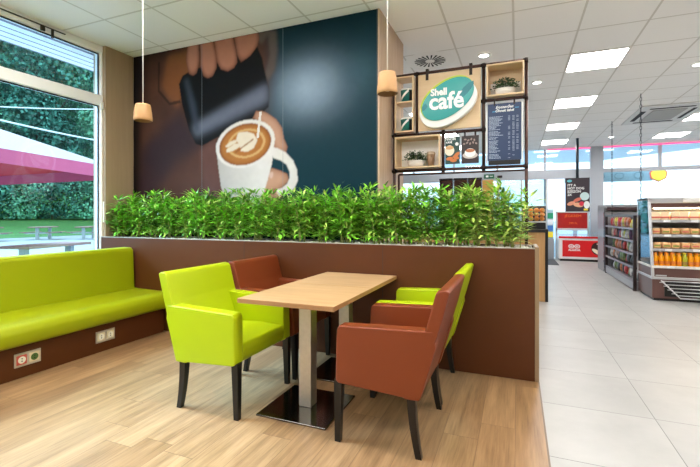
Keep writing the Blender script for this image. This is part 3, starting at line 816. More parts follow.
# magazine stand by the door
t = thing('leaflet_stand', 'slim stand of colourful leaflets between the counter and the freezer', 'stand', (.93, 13.6, 0))
MB().box(-.09, .09, 0, .22, 0, .62).build('base', M('stand_grey', (150, 156, 164), .5), t)
MB().box(-.09, .09, .18, .20, .62, 1.5).build('back', M('stand_blue', (170, 200, 220), .5), t)
rr = random.Random(4)
for i in range(4):
    c_ = ((240, 220, 60), (60, 120, 200), (230, 240, 250), (40, 150, 110))[i]
    MB().box(-.075, .075, .13, .175, .66+.19*i, .82+.19*i).build('leaflet', M('leaflet_%s' % 'abcd'[i], c_, .5), t)

# steel glass-topped chiller and snack gondola
t = thing('wall_chiller', 'grey steel chiller cabinet with a dark top rail behind the snack shelves', 'chiller', (1.87, 11.05, 0))
cs_ = M('chiller_steel', (150, 152, 156), .35, .4)
MB().box(0, 1.5, .06, .8, 0, 1.40, .01, 1).build('body', cs_, t)
MB().box(0, 1.5, .0, .8, 1.50, 1.56, .006, 1).box(0, .04, 0, .8, 1.40, 1.50).box(1.46, 1.5, 0, .8, 1.40, 1.50).box(.04, 1.46, .74, .8, 1.40, 1.50).build('canopy', cs_, t)
MB().box(.06, 1.46, -.01, .02, 1.43, 1.50).build('top_rail', M('maroon_rail', (62, 38, 40), .4), t)
MB().box(.0, .02, .0, .06, .05, 1.50).build('glass_end', glass('chiller_glass', (.82, .88, .92), .08), t)
g = thing('snack_shelf', 'low dark snack gondola full of packets facing the aisle', 'shelf', (1.87, 8.46, 0))
dk = M('gondola_dark', (46, 32, 34), .4)
MB().box(0, .05, 0, .04, 0, 1.31).box(0, .05, 2.45, 2.49, 0, 1.31).box(0, .05, .04, 2.45, 1.285, 1.31).build('upright', dk, g)
MB().box(.45, .49, 0, 2.49, 0, 1.31).build('back_panel', M('gondola_back', (40, 30, 34), .5), g)
MB().box(.01, .45, .04, 2.45, .02, .16).build('plinth', M('gondola_plinth', (150, 150, 156), .4), g)
zs = (.17, .40, .63, .86, 1.08)
for z in zs[1:]: MB().box(.03, .45, .04, 2.45, z-.02, z).build('shelf_board', dk, g)
m = MB()
for z in zs: m.box(.005, .03, .045, 2.445, z-.025, z+.01)
m.build('price_rail', M('price_rail', (126, 122, 128), .4), g)
bag_cols = [(206, 60, 60), (230, 190, 180), (232, 214, 90), (190, 130, 110), (90, 40, 90), (235, 235, 235), (60, 50, 48), (220, 120, 60), (150, 170, 200), (110, 130, 70)]
names_c = ['red', 'pale pink', 'yellow', 'tan', 'purple', 'white', 'black', 'orange', 'pale blue', 'olive green']
bags = []
for ci, c_ in enumerate(bag_cols):
    m = MB()
    W, H, D = .15, .19, .07
    n = 6; A, B = [], []
    for i in range(n+1):
        for j in range(n+1):
            u, v = i/n, j/n
            bul = (math.sin(PI*u)*math.sin(PI*v))**.5*D/2 if 0 < u < 1 and 0 < v < 1 else .001
            A.append(m.bm.verts.new((-bul, (u-.5)*W, v*H))); B.append(m.bm.verts.new((bul, (u-.5)*W, v*H)))
    for i in range(n):
        for j in range(n):
            k = i*(n+1)+j; q = (k, k+n+1, k+n+2, k+1)
            m.bm.faces.new([A[x] for x in q]); m.bm.faces.new([B[x] for x in q[::-1]])
    bmesh.ops.remove_doubles(m.bm, verts=m.bm.verts, dist=.0001)
    b = m.build('snack_packet', [M('packet_%s' % names_c[ci].replace(' ', '_'), c_, .35, var=.5, vscale=16, con=3)], smooth=180)
    bags.append(b)
rr = random.Random(12); usedb = set()
shelfname = ('bottom', 'second', 'middle', 'fourth', 'top')
for si, z in enumerate(zs):
    for k in range(17):
        ci = rr.choice((0, 1, 5, 3, 1, 0, 2, 4) if si > 2 else (0, 1, 6, 9, 3, 5, 7, 6))
        if si == 4: ci = rr.choice((7, 1, 2, 0, 3))
        o = bags[ci] if ci not in usedb else bags[ci].copy()
        if ci in usedb: COL.objects.link(o)
        usedb.add(ci)
        o.location = (1.87+.12+rr.uniform(-.015, .02), 8.46+.115+k*.137, z+.001 if si else .162)
        o.rotation_euler = (rr.uniform(-.12, .12), rr.uniform(-.05, .35), rr.uniform(-.3, .3))
        tag(o, '%s snack packet on the %s shelf of the low gondola' % (names_c[ci], shelfname[si]), 'packet', 'snack packets on the %s gondola shelf' % shelfname[si])
for i, b in enumerate(bags):
    if i not in usedb: bpy.data.objects.remove(b)

# refrigerated display case
g = thing('refrigerated_display', 'open refrigerated display case of sandwiches and juices, right edge', 'refrigerator', (1.92, 7.62, 0))
maroon = M('case_brown', (98, 66, 60), .35, var=.05); silv = M('case_silver', (196, 196, 198), .3, .5)
LW = 1.75
MB().box(.015, LW, .02, .80, .04, .33).build('base', maroon, g)
MB().box(.04, LW, .05, .78, 0, .04).build('plinth', black, g)
MB().box(0, LW, -.01, .82, .33, .365, .004, 1).build('base_trim', silv, g)
MB().box(.02, LW, .03, .80, .365, .50).build('lower_band', maroon, g)
MB().box(0, LW, .0, .80, .50, .535, .004, 1).build('tray_edge', M('tray_edge_white', (226, 222, 214), .4), g)
side = [(.0, .365), (.82, .365), (.82, 1.58), (.22, 1.58), (.185, 1.50), (.02, .56)]
MB().prism([(.03, .54), (.80, .54), (.80, 1.55), (.23, 1.55), (.2, 1.5)], .004, .010, 'yz').build('side_glass', glass('case_glass', (.80, .88, .92), .10), g)
def bar(m, p, q, wd=.035, x0=0, x1=.035):
    (a, b), (c, d) = p, q; L = math.hypot(c-a, d-b); nx, nz = -(d-b)/L*wd/2, (c-a)/L*wd/2
    m.prism([(a+nx, b+nz), (a-nx, b-nz), (c-nx, d-nz), (c+nx, d+nz)], x0, x1, 'yz')
m = MB(); bar(m, (.0, .36), (.19, 1.52)); bar(m, (.19, 1.52), (.25, 1.585)); bar(m, (.24, 1.575), (.82, 1.575)); bar(m, (.80, .36), (.80, 1.58))
m.build('side_frame', silv, g)
MB().box(0, LW, .20, .82, 1.55, 1.585, .004, 1).box(0, LW, .19, .235, 1.50, 1.585, .008, 1).build('canopy', silv, g)
MB().box(.035, LW, .215, .30, 1.43, 1.50).build('canopy_valance', maroon, g)
MB().box(.45, .66, .165, .20, 1.51, 1.575, .008, 1).build('blind_grip', M('grip_white', (226, 226, 222), .4), g)
MB().box(.02, LW, .76, .80, .54, 1.55).build('back_panel', M('case_inner', (200, 190, 176), .5), g)
MB().box(.1, LW, .26, .29, 1.415, 1.43).build('case_lamp', M('case_lamp_lit', (255, 226, 180), .5, emit=22), g)
sz = (.535, .79, 1.01, 1.235)
for i, z in enumerate(sz[1:]):
    y = .05+ .16*(z-.5)/1.0+.02
    MB().box(.03, LW, y, .76, z-.018, z).build('shelf_board', M('case_shelf', (60, 50, 50), .4), g)
    MB().box(.03, LW, y-.012, y, z-.035, z+.006).build('price_rail', silv, g)
for z in sz:
    y = .05+.16*(z-.5)+.02-.014 if z > .54 else -.003
    for x in (.20, .55, .9, 1.3): MB().box(x, x+.09, y-.002, y, z-.032, z+.004).build('price_ticket', whitep, g)
# lower grille of slanted steel bars
m = MB()
for k in range(5): m.cyl((.13+.045*k, -.012, .305-.052*k), (LW-.1, -.012, .305-.052*k), .007, n=8)
m.tube([(.12, -.012, .315), (.36, -.012, .055), (LW-.1, -.012, .055)], .010)
for k in range(4): m.cyl((.10+.05*k, -.012, .285-.055*k), (.17+.05*k, -.012, .285-.055*k), .006, n=6)
m.build('bumper_bars', M('chrome_bar', (214, 214, 216), .4, .5), g)
MB().box(.17, LW-.12, .015, .0205, .07, .30).build('vent_recess', black, g)
MB().cyl((.2, .1, 0), (.2, .1, .04), .02).build('foot', black, g)
MB().box(.06, .20, .022, .0305, .375, .395).build('name_plate', silv, g)
# products
def sandwich_proto(nm, mats_, tri):
    o = thing('sandwich_pack' if tri else 'roll_pack', 'x', 'sandwich')
    if tri:
        MB().prism([(-.055, 0), (.055, 0), (.055, .04), (-.055, .13)], -.055, .055, 'yz', .003, 1).build('bread', mats_[0], o)
        MB().box(-.057, .057, -.058, -.02, .03, .055).build('filling', mats_[1], o)
    else:
        m = MB(); m.box(-.056, .056, -.055, .055, 0, .10, .03, 3); m.build('bread', mats_[0], o, smooth=60)
        MB().box(-.04, .04, -.058, .04, .035, .055).build('filling', mats_[1], o)
        MB().box(-.03, .03, -.04, -.005, .09, .1015).build('sticker', mats_[2], o)
    return o
brd = M('bread', (228, 178, 120), .6, var=.12, vscale=14); brl = M('pale_bread', (244, 222, 184), .6, var=.1, vscale=14)
ham = M('ham', (214, 110, 90), .5); let = M('lettuce_green', (130, 150, 60), .5)
P1 = sandwich_proto('a', (brl, ham), True); P2 = sandwich_proto('b', (brd, ham, whitep), False); P3 = sandwich_proto('c', (brd, let, M('dark_sticker', (70, 40, 50), .5)), False)
uz = set(); rr = random.Random(31)
for si, z in ((3, 1.235), (2, 1.01), (1, .79)):
    nm = {3: 'top', 2: 'second', 1: 'third'}[si]
    for k in range(13):
        for row in (0, 1):
            P = P1 if si == 3 and k < 9 else rr.choice((P2, P3))
            y = 7.62+.05+.16*(z-.5)+.02+.07+row*.125
            lift = .03 if row else 0
            loc = (1.92+.11+k*.122, y, z+.0015)
            what = 'pale triangular sandwich pack' if P is P1 else ('filled bread roll with ham' if P is P2 else 'filled bread roll with salad')
            lab = '%s, %s row, %s shelf of the refrigerated case' % (what, ('front', 'back')[row], nm)
            if P.name in uz: o = dup(P, loc, rr.uniform(-.1, .1), lab)
            else: uz.add(P.name); o = P; o.location = loc; o['label'] = lab
            o['group'] = 'food packs on the %s case shelf' % nm
# juice bottles
def bottle(nm, col, label):
    o = thing('juice_bottle', label, 'bottle')
    MB().lathe([(0, 0), (.031, 0), (.033, .006), (.033, .12), (.030, .14), (.017, .16), (.017, .18)], n=16).build('bottle_body', M('juice_'+nm, col, .15), o)
    MB().lathe([(.0335, .02), (.0337, .07)], n=16).build('label', M('label_'+nm, tuple(min(255, int(c*.8+20)) for c in (col[0], col[1]*.75, col[2])), .4, var=.4, vscale=40), o)
    MB().lathe([(.019, .18), (.019, .20), (0, .202)], n=16).build('cap', M('cap_'+nm, (236, 130, 10) if nm == 'orange' else (236, 200, 40), .4), o)
    return o
pb = {'orange': bottle('orange', (244, 160, 14), ''), 'amber': bottle('amber', (236, 186, 40), ''), 'green': bottle('green', (170, 176, 50), '')}
ub = set()
for k in range(22):
    for row in (0, 1):
        key = 'orange' if k < 8 else ('amber' if k < 12 else rr.choice(('orange', 'green', 'amber')))
        if k in (5, 9, 10): key = 'green'
        loc = (1.92+.075+k*.0735, 7.70+.085*row, .5365)
        lab = '%s juice bottle in the %s row at the bottom of the refrigerated case' % (key, ('front', 'back')[row])
        if key in ub: o = dup(pb[key], loc, 0, lab)
        else: ub.add(key); o = pb[key]; o.location = loc; o['label'] = lab
        o['group'] = 'juice bottles in the refrigerated case'
# drinks side rack between the case and the gondola
for i, (c_, lab, z, h) in enumerate((((40, 96, 170), 'blue drinks carton behind the glass side of the refrigerated case, lower', .54, .33), ((150, 190, 225), 'pale blue drinks carton behind the glass side of the refrigerated case, middle', .8125, .17), ((60, 110, 180), 'blue drinks carton behind the glass side of the refrigerated case, upper', 1.0325, .18), ((60, 140, 100), 'green drinks carton behind the glass side of the refrigerated case, topmost', 1.2575, .24))):
    hh = (.20, .16, .18, .24)[i]
    zz = (.5365, .7915, 1.0115, 1.2365)[i]
    o = tag(MB().box(1.955, 2.02, 8.12, 8.32, zz, zz+hh, .004, 1).build('drinks_carton', M('carton_%s' % 'abcd'[i], c_, .4, var=.2, vscale=9)), lab, 'carton', 'drinks cartons in the case')

# chains hanging from the ceiling
def chain(label, x, y, z0, z1):
    m = MB(); z = z1; k = 0; L = .075
    while z > z0:
        n = 10; pts = []
        for i in range(n+1):
            a = 2*PI*i/n; u, v = math.cos(a)*.013, math.sin(a)*L*.5
            pts.append((x+(u if k % 2 else 0), y+(0 if k % 2 else u), z-L/2+v))
        m.tube(pts, .0045, n=5); z -= L*.82; k += 1
    return tag(m.build('chain', M('chain_dark', (44, 46, 52), .4, .6)), label, 'chain', 'chains hanging from the ceiling')
chain('dark chain hanging from the ceiling down to the refrigerated display case', 1.965, 8.40, 1.57, CH-.001)
chain('dark chain hanging from the ceiling behind the nearer one, over the snack shelves', 1.945, 10.6, 1.34, CH-.001)
# hook bar the chains carry

# ================================================================== MURAL
MURAL_SHAPES = {
 'coat_mid': [(-4.405, 3.373), (-3.507, 3.387), (-2.609, 3.37), (-2.556, 3.057), (-2.689, 2.165), (-3.208, 1.43), (-4.405, 0.989), (-4.707, 0.982), (-4.581, 2.559)],
 'coat_warm': [(-4.098, 3.328), (-3.646, 3.36), (-3.584, 2.959), (-3.868, 2.771), (-3.933, 2.652), (-4.098, 2.795), (-4.199, 2.959)],
 'cuff': [(-4.232, 3.271), (-4.241, 2.913), (-4.064, 2.735), (-3.9, 2.749), (-3.884, 2.71), (-4.073, 2.698), (-4.267, 2.891), (-4.267, 3.275)],
 'palm': [(-3.341, 2.21), (-3.296, 1.849), (-3.193, 1.418), (-3.492, 1.421), (-3.584, 2.105), (-3.492, 2.148)],
 'dark_low': [(-4.581, 2.166), (-3.9, 2.624), (-3.507, 2.149), (-3.982, 1.941), (-4.405, 1.442), (-4.689, 1.511)],
 'handle': [(-2.771, 3.431), (-2.504, 3.386), (-2.484, 3.158), (-2.517, 2.939), (-2.596, 2.836), (-2.649, 2.9), (-2.583, 3.117), (-2.609, 3.358), (-2.689, 3.258), (-2.757, 3.314)],
 'pitcher': [(-3.917, 2.951), (-3.852, 3.049), (-3.709, 3.098), (-3.064, 3.153), (-2.757, 3.246), (-2.689, 3.098), (-2.596, 2.723), (-2.602, 2.532), (-2.689, 2.472), (-3.553, 2.152), (-3.646, 2.183), (-3.756, 2.363), (-3.868, 2.696)],
 'spec': [(-3.646, 2.281), (-3.693, 2.407), (-2.622, 2.794), (-2.609, 2.601)],
 'spec2': [(-3.836, 2.991), (-3.772, 3.008), (-3.646, 2.661), (-3.599, 2.326), (-3.662, 2.356)],
 'f1': [(-3.772, 3.453), (-3.607, 3.451), (-3.592, 3.205), (-3.63, 3.051), (-3.685, 3.021), (-3.756, 3.055), (-3.804, 3.235)],
 'f2': [(-3.584, 3.435), (-3.393, 3.441), (-3.333, 3.228), (-3.333, 3.072), (-3.386, 2.983), (-3.461, 2.962), (-3.53, 3.001), (-3.576, 3.129)],
 'f3': [(-3.378, 3.438), (-3.107, 3.453), (-3.049, 3.244), (-3.028, 3.101), (-3.078, 3.037), (-3.164, 3.008), (-3.267, 3.045), (-3.326, 3.143)],
 'f4': [(-3.085, 3.438), (-2.936, 3.453), (-2.757, 3.429), (-2.723, 3.332), (-2.75, 3.245), (-2.853, 3.145), (-2.979, 3.088), (-3.028, 3.171)],
 'hand': [(-2.812, 2.426), (-2.771, 2.503), (-2.689, 2.495), (-2.609, 2.459), (-2.504, 2.388), (-2.426, 2.286), (-2.4, 2.156), (-2.355, 2.064), (-2.375, 1.993), (-2.53, 2.053), (-2.575, 2.225), (-2.676, 2.352)],
 'hand2': [(-2.743, 1.597), (-2.689, 1.733), (-2.662, 1.811), (-2.556, 1.841), (-2.439, 1.802), (-2.355, 1.765), (-2.336, 1.687), (-2.452, 1.601), (-2.583, 1.548), (-2.689, 1.414), (-2.798, 1.415)],
 'nail': [(-2.589, 1.786), (-2.55, 1.801), (-2.536, 1.761), (-2.563, 1.717), (-2.589, 1.74)],
 'finger3': [(-2.676, 1.527), (-2.556, 1.593), (-2.413, 1.623), (-2.336, 1.654), (-2.324, 1.587), (-2.426, 1.523), (-2.504, 1.412), (-2.689, 1.414)],
 'body': [(-3.341, 2.175), (-3.311, 1.922), (-3.267, 1.657), (-3.223, 1.526), (-3.15, 1.418), (-2.73, 1.414), (-2.662, 1.573), (-2.609, 1.718), (-2.556, 1.897), (-2.53, 2.087), (-2.543, 2.234)],
 'h_out': [(-2.583, 2.079), (-2.491, 2.062), (-2.375, 2.004), (-2.286, 1.917), (-2.235, 1.804), (-2.226, 1.684), (-2.273, 1.597), (-2.362, 1.538), (-2.465, 1.529), (-2.504, 1.592), (-2.426, 1.612), (-2.362, 1.655), (-2.33, 1.72), (-2.33, 1.797), (-2.368, 1.871), (-2.452, 1.925), (-2.543, 1.952)],
 'gap': [(-2.504, 1.67), (-2.362, 1.738), (-2.362, 1.655), (-2.439, 1.607), (-2.517, 1.603)],
 'stream': [(-2.723, 2.487), (-2.692, 2.484), (-2.733, 2.191), (-2.765, 2.193)],
 'heart': [(-3.021, 2.27), (-2.895, 2.278), (-2.798, 2.242), (-2.75, 2.169), (-2.798, 2.081), (-2.895, 2.041), (-2.979, 2.057), (-2.993, 2.116), (-3.049, 2.19)],
 'leaf1': [(-3.193, 2.082), (-3.078, 2.145), (-2.964, 2.149), (-2.993, 2.105), (-3.092, 2.064), (-3.179, 2.051)],
 'leaf2': [(-3.215, 2.119), (-3.121, 2.183), (-3.021, 2.194), (-3.049, 2.155), (-3.15, 2.115)],
}
MURAL_OVALS = {
 'rim': (-2.929, 2.135, 0.413, 0.273, 8),
 'coffee': (-2.929, 2.13, 0.364, 0.237, 8),
 'ring': (-2.908, 2.14, 0.265, 0.168, 5),
 'ring2': (-2.908, 2.14, 0.23, 0.142, 5),
 'pale_oval': (-2.1, 2.71, 0.415, 0.325, 0),
 'pale_oval2': (-1.475, 2.799, 0.241, 0.268, 0),
}

MURAL_INK = .6
def paint_mural():
    X0, X1, Z0, Z1, S = -4.695, -1.312, .95, CH-.004, .0085
    nx, nz = int((X1-X0)/S)+1, int((Z1-Z0)/S)+1
    xs = np.linspace(X0, X1, nx); zs = np.linspace(Z0, Z1, nz)
    GX, GZ = np.meshgrid(xs, zs)
    def col(r, g, b): return np.array([lin(r), lin(g), lin(b)])
    def blur(a, k):
        if k < 1: return a
        if k == 1:
            for ax in (0, 1): a = .5*a+.25*np.roll(a, 1, ax)+.25*np.roll(a, -1, ax)
            return a
        for _ in range(2 if k > 1 else 1):
            for ax in (0, 1):
                p = np.pad(a, [(k, k) if i == ax else (0, 0) for i in range(2)], mode='edge')
                c = np.cumsum(p, axis=ax); z = np.zeros_like(np.take(c, [0], axis=ax)); c = np.concatenate([z, c], axis=ax)
                n = a.shape[ax]
                a = (np.take(c, range(2*k+1, 2*k+1+n), axis=ax)-np.take(c, range(0, n), axis=ax))/(2*k+1)
        return a
    def poly(pts):
        ins = np.zeros(GX.shape, bool); n = len(pts)
        for i in range(n):
            (xa, za), (xb, zb) = pts[i], pts[(i+1) % n]
            if za == zb: continue
            c = ((za > GZ) != (zb > GZ)) & (GX < (xb-xa)*(GZ-za)/(zb-za)+xa); ins ^= c
        return ins.astype(float)
    def oval(o, s=1.0):
        cx, cz, a, b, t = o; t = math.radians(t)
        dx, dz = GX-cx, GZ-cz; u = dx*math.cos(t)+dz*math.sin(t); v = -dx*math.sin(t)+dz*math.cos(t)
        return ((u/(a*s))**2+(v/(b*s))**2)
    S_, O_ = MURAL_SHAPES, MURAL_OVALS
    img = np.zeros(GX.shape+(3,)); img[:] = col(8, 58, 72)
    rs = np.random.RandomState(4)
    nz1 = blur(rs.rand(*GX.shape), 9); nz1 = (nz1-nz1.min())/(nz1.max()-nz1.min())
    nz2 = blur(rs.rand(*GX.shape), 2); nz2 = (nz2-nz2.min())/(nz2.max()-nz2.min())
    def over(mask, c, al=1.0):
        m = np.clip(mask*al, 0, 1)[..., None]; img[:] = img*(1-m)+(c if c.ndim == 3 else c[None, None, :])*m
    # teal field with soft-edged paler blue ovals
    over(np.exp(-oval(O_['pale_oval'])*1.1), col(170, 196, 220), .95)
    over(np.exp(-oval(O_['pale_oval2'])*1.3), col(70, 112, 128), .5)
    over(np.clip((GZ-2.9)/.6, 0, 1), col(10, 42, 48), .5)
    # coat
    left = np.clip((-2.62-GX)/.25, 0, 1)
    over(left, col(34, 24, 28), 1)
    coat = blur(poly(S_['coat_mid']), 10)
    cc = col(66, 44, 38)[None, None]*(1-nz1[..., None])+col(132, 86, 64)[None, None]*nz1[..., None]
    over(coat, cc, .95)
    over(blur(poly(S_['dark_low']), 9), col(50, 38, 50), .8)
    over(np.clip((2.0-GZ)/.8, 0, 1)*np.clip((-2.75-GX)/.3, 0, 1), col(96, 64, 66), .5)
    over(blur(poly(S_['coat_warm']), 4), col(158, 96, 52), .8)
    over(blur(poly(S_['cuff']), 1), col(40, 26, 22), .75)
    over(np.clip((-4.52-GX)/.14, 0, 1), col(12, 10, 12), .85)
    over(blur(poly(S_['palm']), 3), col(116, 80, 74), .85)
    over(blur(poly(S_['handle']), 2), col(112, 98, 92), .9)
    # pitcher
    over(blur(poly(S_['pitcher']), 1), col(10, 11, 15))
    pm = poly(S_['pitcher'])
    over(blur(poly(S_['spec']), 6)*pm, col(120, 130, 152), 1.0)
    over(blur(poly(S_['spec']), 2)*pm, col(120, 126, 144), .25)
    over(blur(poly(S_['spec2']), 3)*pm, col(70, 80, 98), .8)
    # fingers
    for k in ('f1', 'f2', 'f3', 'f4'):
        m0 = poly(S_[k]); m1 = blur(m0, 1); core = blur(m0, 6)
        over(m1, col(84, 42, 30)); over(np.clip(core*1.6-.35, 0, 1)*m1, col(206, 140, 112), .95)
    # hand behind the cup
    for k in ('hand', 'hand2', 'finger3'):
        m0 = poly(S_[k]); m1 = blur(m0, 1); core = blur(m0, 5)
        over(m1, col(150, 96, 72)); over(np.clip(core*1.3-.3, 0, 1)*m1, col(224, 176, 148), .95)
    over(blur(poly(S_['nail']), 1), col(240, 204, 186))
    # cup
    cupc = np.zeros(GX.shape+(3,)); g = np.clip((GX+3.33)/.62, 0, 1)[..., None]
    cupc[:] = col(206, 202, 202)*(1-g)+col(252, 250, 248)*g
    over(blur(poly(S_['h_out']), 1), col(250, 248, 244))
    over(blur(poly(S_['body']), 1), cupc)
    over(blur((oval(O_['rim']) < 1).astype(float), 1), col(255, 252, 248))
    over(blur((oval(O_['coffee']) < 1).astype(float), 1), col(140, 78, 28))
    over(blur((oval(O_['coffee'], .93) < 1).astype(float), 2), col(196, 128, 62))
    rg = ((oval(O_['ring']) < 1) & (oval(O_['ring2']) > 1)).astype(float)
    over(blur(rg, 1), col(240, 196, 130), .9)
    over(blur(poly(S_['heart']), 1), col(255, 244, 222)); over(blur(poly(S_['leaf1']), 1), col(255, 242, 218)); over(blur(poly(S_['leaf2']), 1), col(252, 238, 212))
    mid = (np.abs((GZ-2.115)-.55*(GX+2.93)) < .010) & (GX > -3.06) & (GX < -2.80)
    over(blur(mid.astype(float), 1), col(156, 100, 52), .9)
    over(blur(poly(S_['stream']), 0), col(255, 250, 242))
    img *= (.94+.12*nz2)[..., None]*MURAL_INK
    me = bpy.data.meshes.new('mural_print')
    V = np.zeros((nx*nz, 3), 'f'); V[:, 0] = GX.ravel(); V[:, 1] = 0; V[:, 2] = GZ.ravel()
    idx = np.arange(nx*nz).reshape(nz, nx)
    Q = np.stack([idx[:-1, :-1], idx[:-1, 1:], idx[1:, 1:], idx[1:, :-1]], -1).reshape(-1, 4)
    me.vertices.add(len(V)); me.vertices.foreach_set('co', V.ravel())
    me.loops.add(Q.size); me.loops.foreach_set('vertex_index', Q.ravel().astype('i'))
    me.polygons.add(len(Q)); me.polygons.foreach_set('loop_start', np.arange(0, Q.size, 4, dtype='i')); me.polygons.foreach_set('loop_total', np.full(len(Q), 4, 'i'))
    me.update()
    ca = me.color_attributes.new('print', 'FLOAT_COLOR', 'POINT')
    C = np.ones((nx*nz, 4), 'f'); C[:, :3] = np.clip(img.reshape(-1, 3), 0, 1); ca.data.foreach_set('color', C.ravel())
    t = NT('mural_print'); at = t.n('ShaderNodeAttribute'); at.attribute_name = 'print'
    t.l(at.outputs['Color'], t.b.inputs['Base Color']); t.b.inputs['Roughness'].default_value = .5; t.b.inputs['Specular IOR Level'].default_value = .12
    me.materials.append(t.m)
    return me
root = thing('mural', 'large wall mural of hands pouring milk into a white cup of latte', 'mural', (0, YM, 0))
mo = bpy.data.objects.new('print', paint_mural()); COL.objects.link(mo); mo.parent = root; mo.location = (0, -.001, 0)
MB().box(-4.695, -1.312, .0, .011, .95, CH-.004).build('backing_board', M('mural_board', (30, 40, 44), .6), root)
MB().box(-3.5545, -3.5515, -.0022, -.0012, .95, CH-.004).box(-2.4145, -2.4115, -.0022, -.0012, .95, CH-.004).build('seam', M('seam_grey', (110, 122, 130), .4), root)
MB().box(-1.318, -1.305, -.004, .0, .95, CH-.004).build('edge_strip', M('mural_edge', (22, 46, 52), .4), root)

# ================================================================== OUTSIDE
GZ0 = -.12
conc = M('outdoor_concrete', (140, 146, 148), .8, var=.06)
struct(MB().box(-36, WX-.2, -12, 40, GZ0-.2, GZ0).build('ground', conc))
struct(MB().box(-60, 60, GY+.14, 120, GZ0-.2, GZ0-.02).build('ground', conc))
tag(MB().prism([(-30, GZ0-.2), (-30, GZ0+.01), (-47, .95), (-80, .95), (-80, GZ0-.2)], -30, 90, 'xz').build('lawn', M('lawn_green', (66, 120, 58), .9, var=.3, vscale=.6)), 'green lawn between the paving and the trees outside', 'lawn', kind='structure')
# lapped white eave outside the window
m = MB()
for k in range(4):
    x = -5.02-.14*k
    m.box(x-.138, x, -3.4, 4.9, 3.36, 3.375)
m.box(-5.58, -4.97, -3.4, 4.9, 3.375, 3.45)
struct(m.build('trim_4', M('eave_boards', (246, 244, 250), .5)))
m = MB()
for k in range(5): m.box(-5.02-.14*k-.004, -5.02-.14*k+.002, -3.4, 4.9, 3.352, 3.372)
struct(m.build('trim_5', M('eave_gap', (150, 150, 170), .6)))

# umbrella
t = thing('parasol', 'large square garden parasol with a white top and red valance outside the window', 'parasol', (-10.2, 3.7, GZ0), 0)
t.rotation_euler = (math.radians(-2.5), 0, 0)
A = 2.4; ze, za = 2.54, 3.55
m = MB()
ap = m.bm.verts.new((0, 0, za)); cs = [m.bm.verts.new((sx*A, sy*A, ze)) for sx, sy in ((-1, -1), (1, -1), (1, 1), (-1, 1))]
for i in range(4): m.bm.faces.new((cs[i], cs[(i+1) % 4], ap))
can = m.build('canopy', [M('canopy_top_white', (160, 148, 152), .7)], t)
m = MB()
ap = m.bm.verts.new((0, 0, za-.03)); cs = [m.bm.verts.new((sx*(A-.01), sy*(A-.01), ze-.02)) for sx, sy in ((-1, -1), (1, -1), (1, 1), (-1, 1))]
for i in range(4): m.bm.faces.new((ap, cs[(i+1) % 4], cs[i]))
m.build('canopy_lining', M('canopy_red', (190, 20, 36), .7), t)
m = MB()
for a in ((-A, A, -A-.01, -A), (-A, A, A, A+.01), (-A-.01, -A, -A, A), (A, A+.01, -A, A)): m.box(*a, ze-.24, ze)
m.build('valance', M('valance_rose', (176, 70, 104), .7, var=.1, vscale=2), t)
MB().cyl((0, 0, 0), (0, 0, za), .035).build('pole', alu, t)
MB().cyl((0, 0, 0), (0, 0, .08), .4, n=24).build('base', conc, t)
# picnic tables
pw = wood('picnic_plank', (126, 96, 92), (150, 118, 110), 1, 1, .7, 10)
def picnic(label, loc, rz):
    t = thing('picnic_table', label, 'table', loc, rz, 'outdoor picnic tables')
    MB().box(-.38, .38, -.85, .85, .72, .78, .005, 1).build('tabletop', pw, t)
    for s in (-1, 1):
        MB().box(s*.72-.13, s*.72+.13, -.85, .85, .42, .46).build('seat_plank', pw, t)
        MB().box(-.72, .72, s*.6-.04, s*.6+.04, .36, .42).box(-.08, .08, s*.6-.05, s*.6+.05, .0, .72).build('leg_frame', M('picnic_leg', (150, 160, 164), .6), t)
    return t
p0 = picnic('nearest wooden picnic table outside, just above the bench back', (-10.0, 6.15, GZ0), math.radians(14))
dup(p0, (-26.6, 16.1, GZ0), .5, 'distant picnic table on the paving at mid window, nearest of the far ones')
dup(p0, (-24.6, 17.5, GZ0), .5, 'distant picnic table on the paving beside the right window frame')
dup(p0, (-27.5, 13.6, GZ0), .5, 'distant picnic table on the paving at the left picture edge')
# overhead lines
def wire(label, p, q, r=.025):
    pts = []
    for i in range(13):
        u = i/12; v = Vector(p).lerp(Vector(q), u); v.z -= .15*4*u*(1-u); pts.append(v)
    return tag(MB().tube(pts, r, n=5).build('overhead_line', M('wire_white', (226, 234, 240), .5)), label, 'cable', 'overhead lines outside')
wire('upper pale overhead line crossing the trees outside', (-22.0, 8.61, 5.83), (-22.0, 18.97, 8.07), .03)
wire('lower pale overhead line sloping past the trees outside', (-20.0, 7.83, 5.51), (-20.0, 17.24, 5.23), .04)

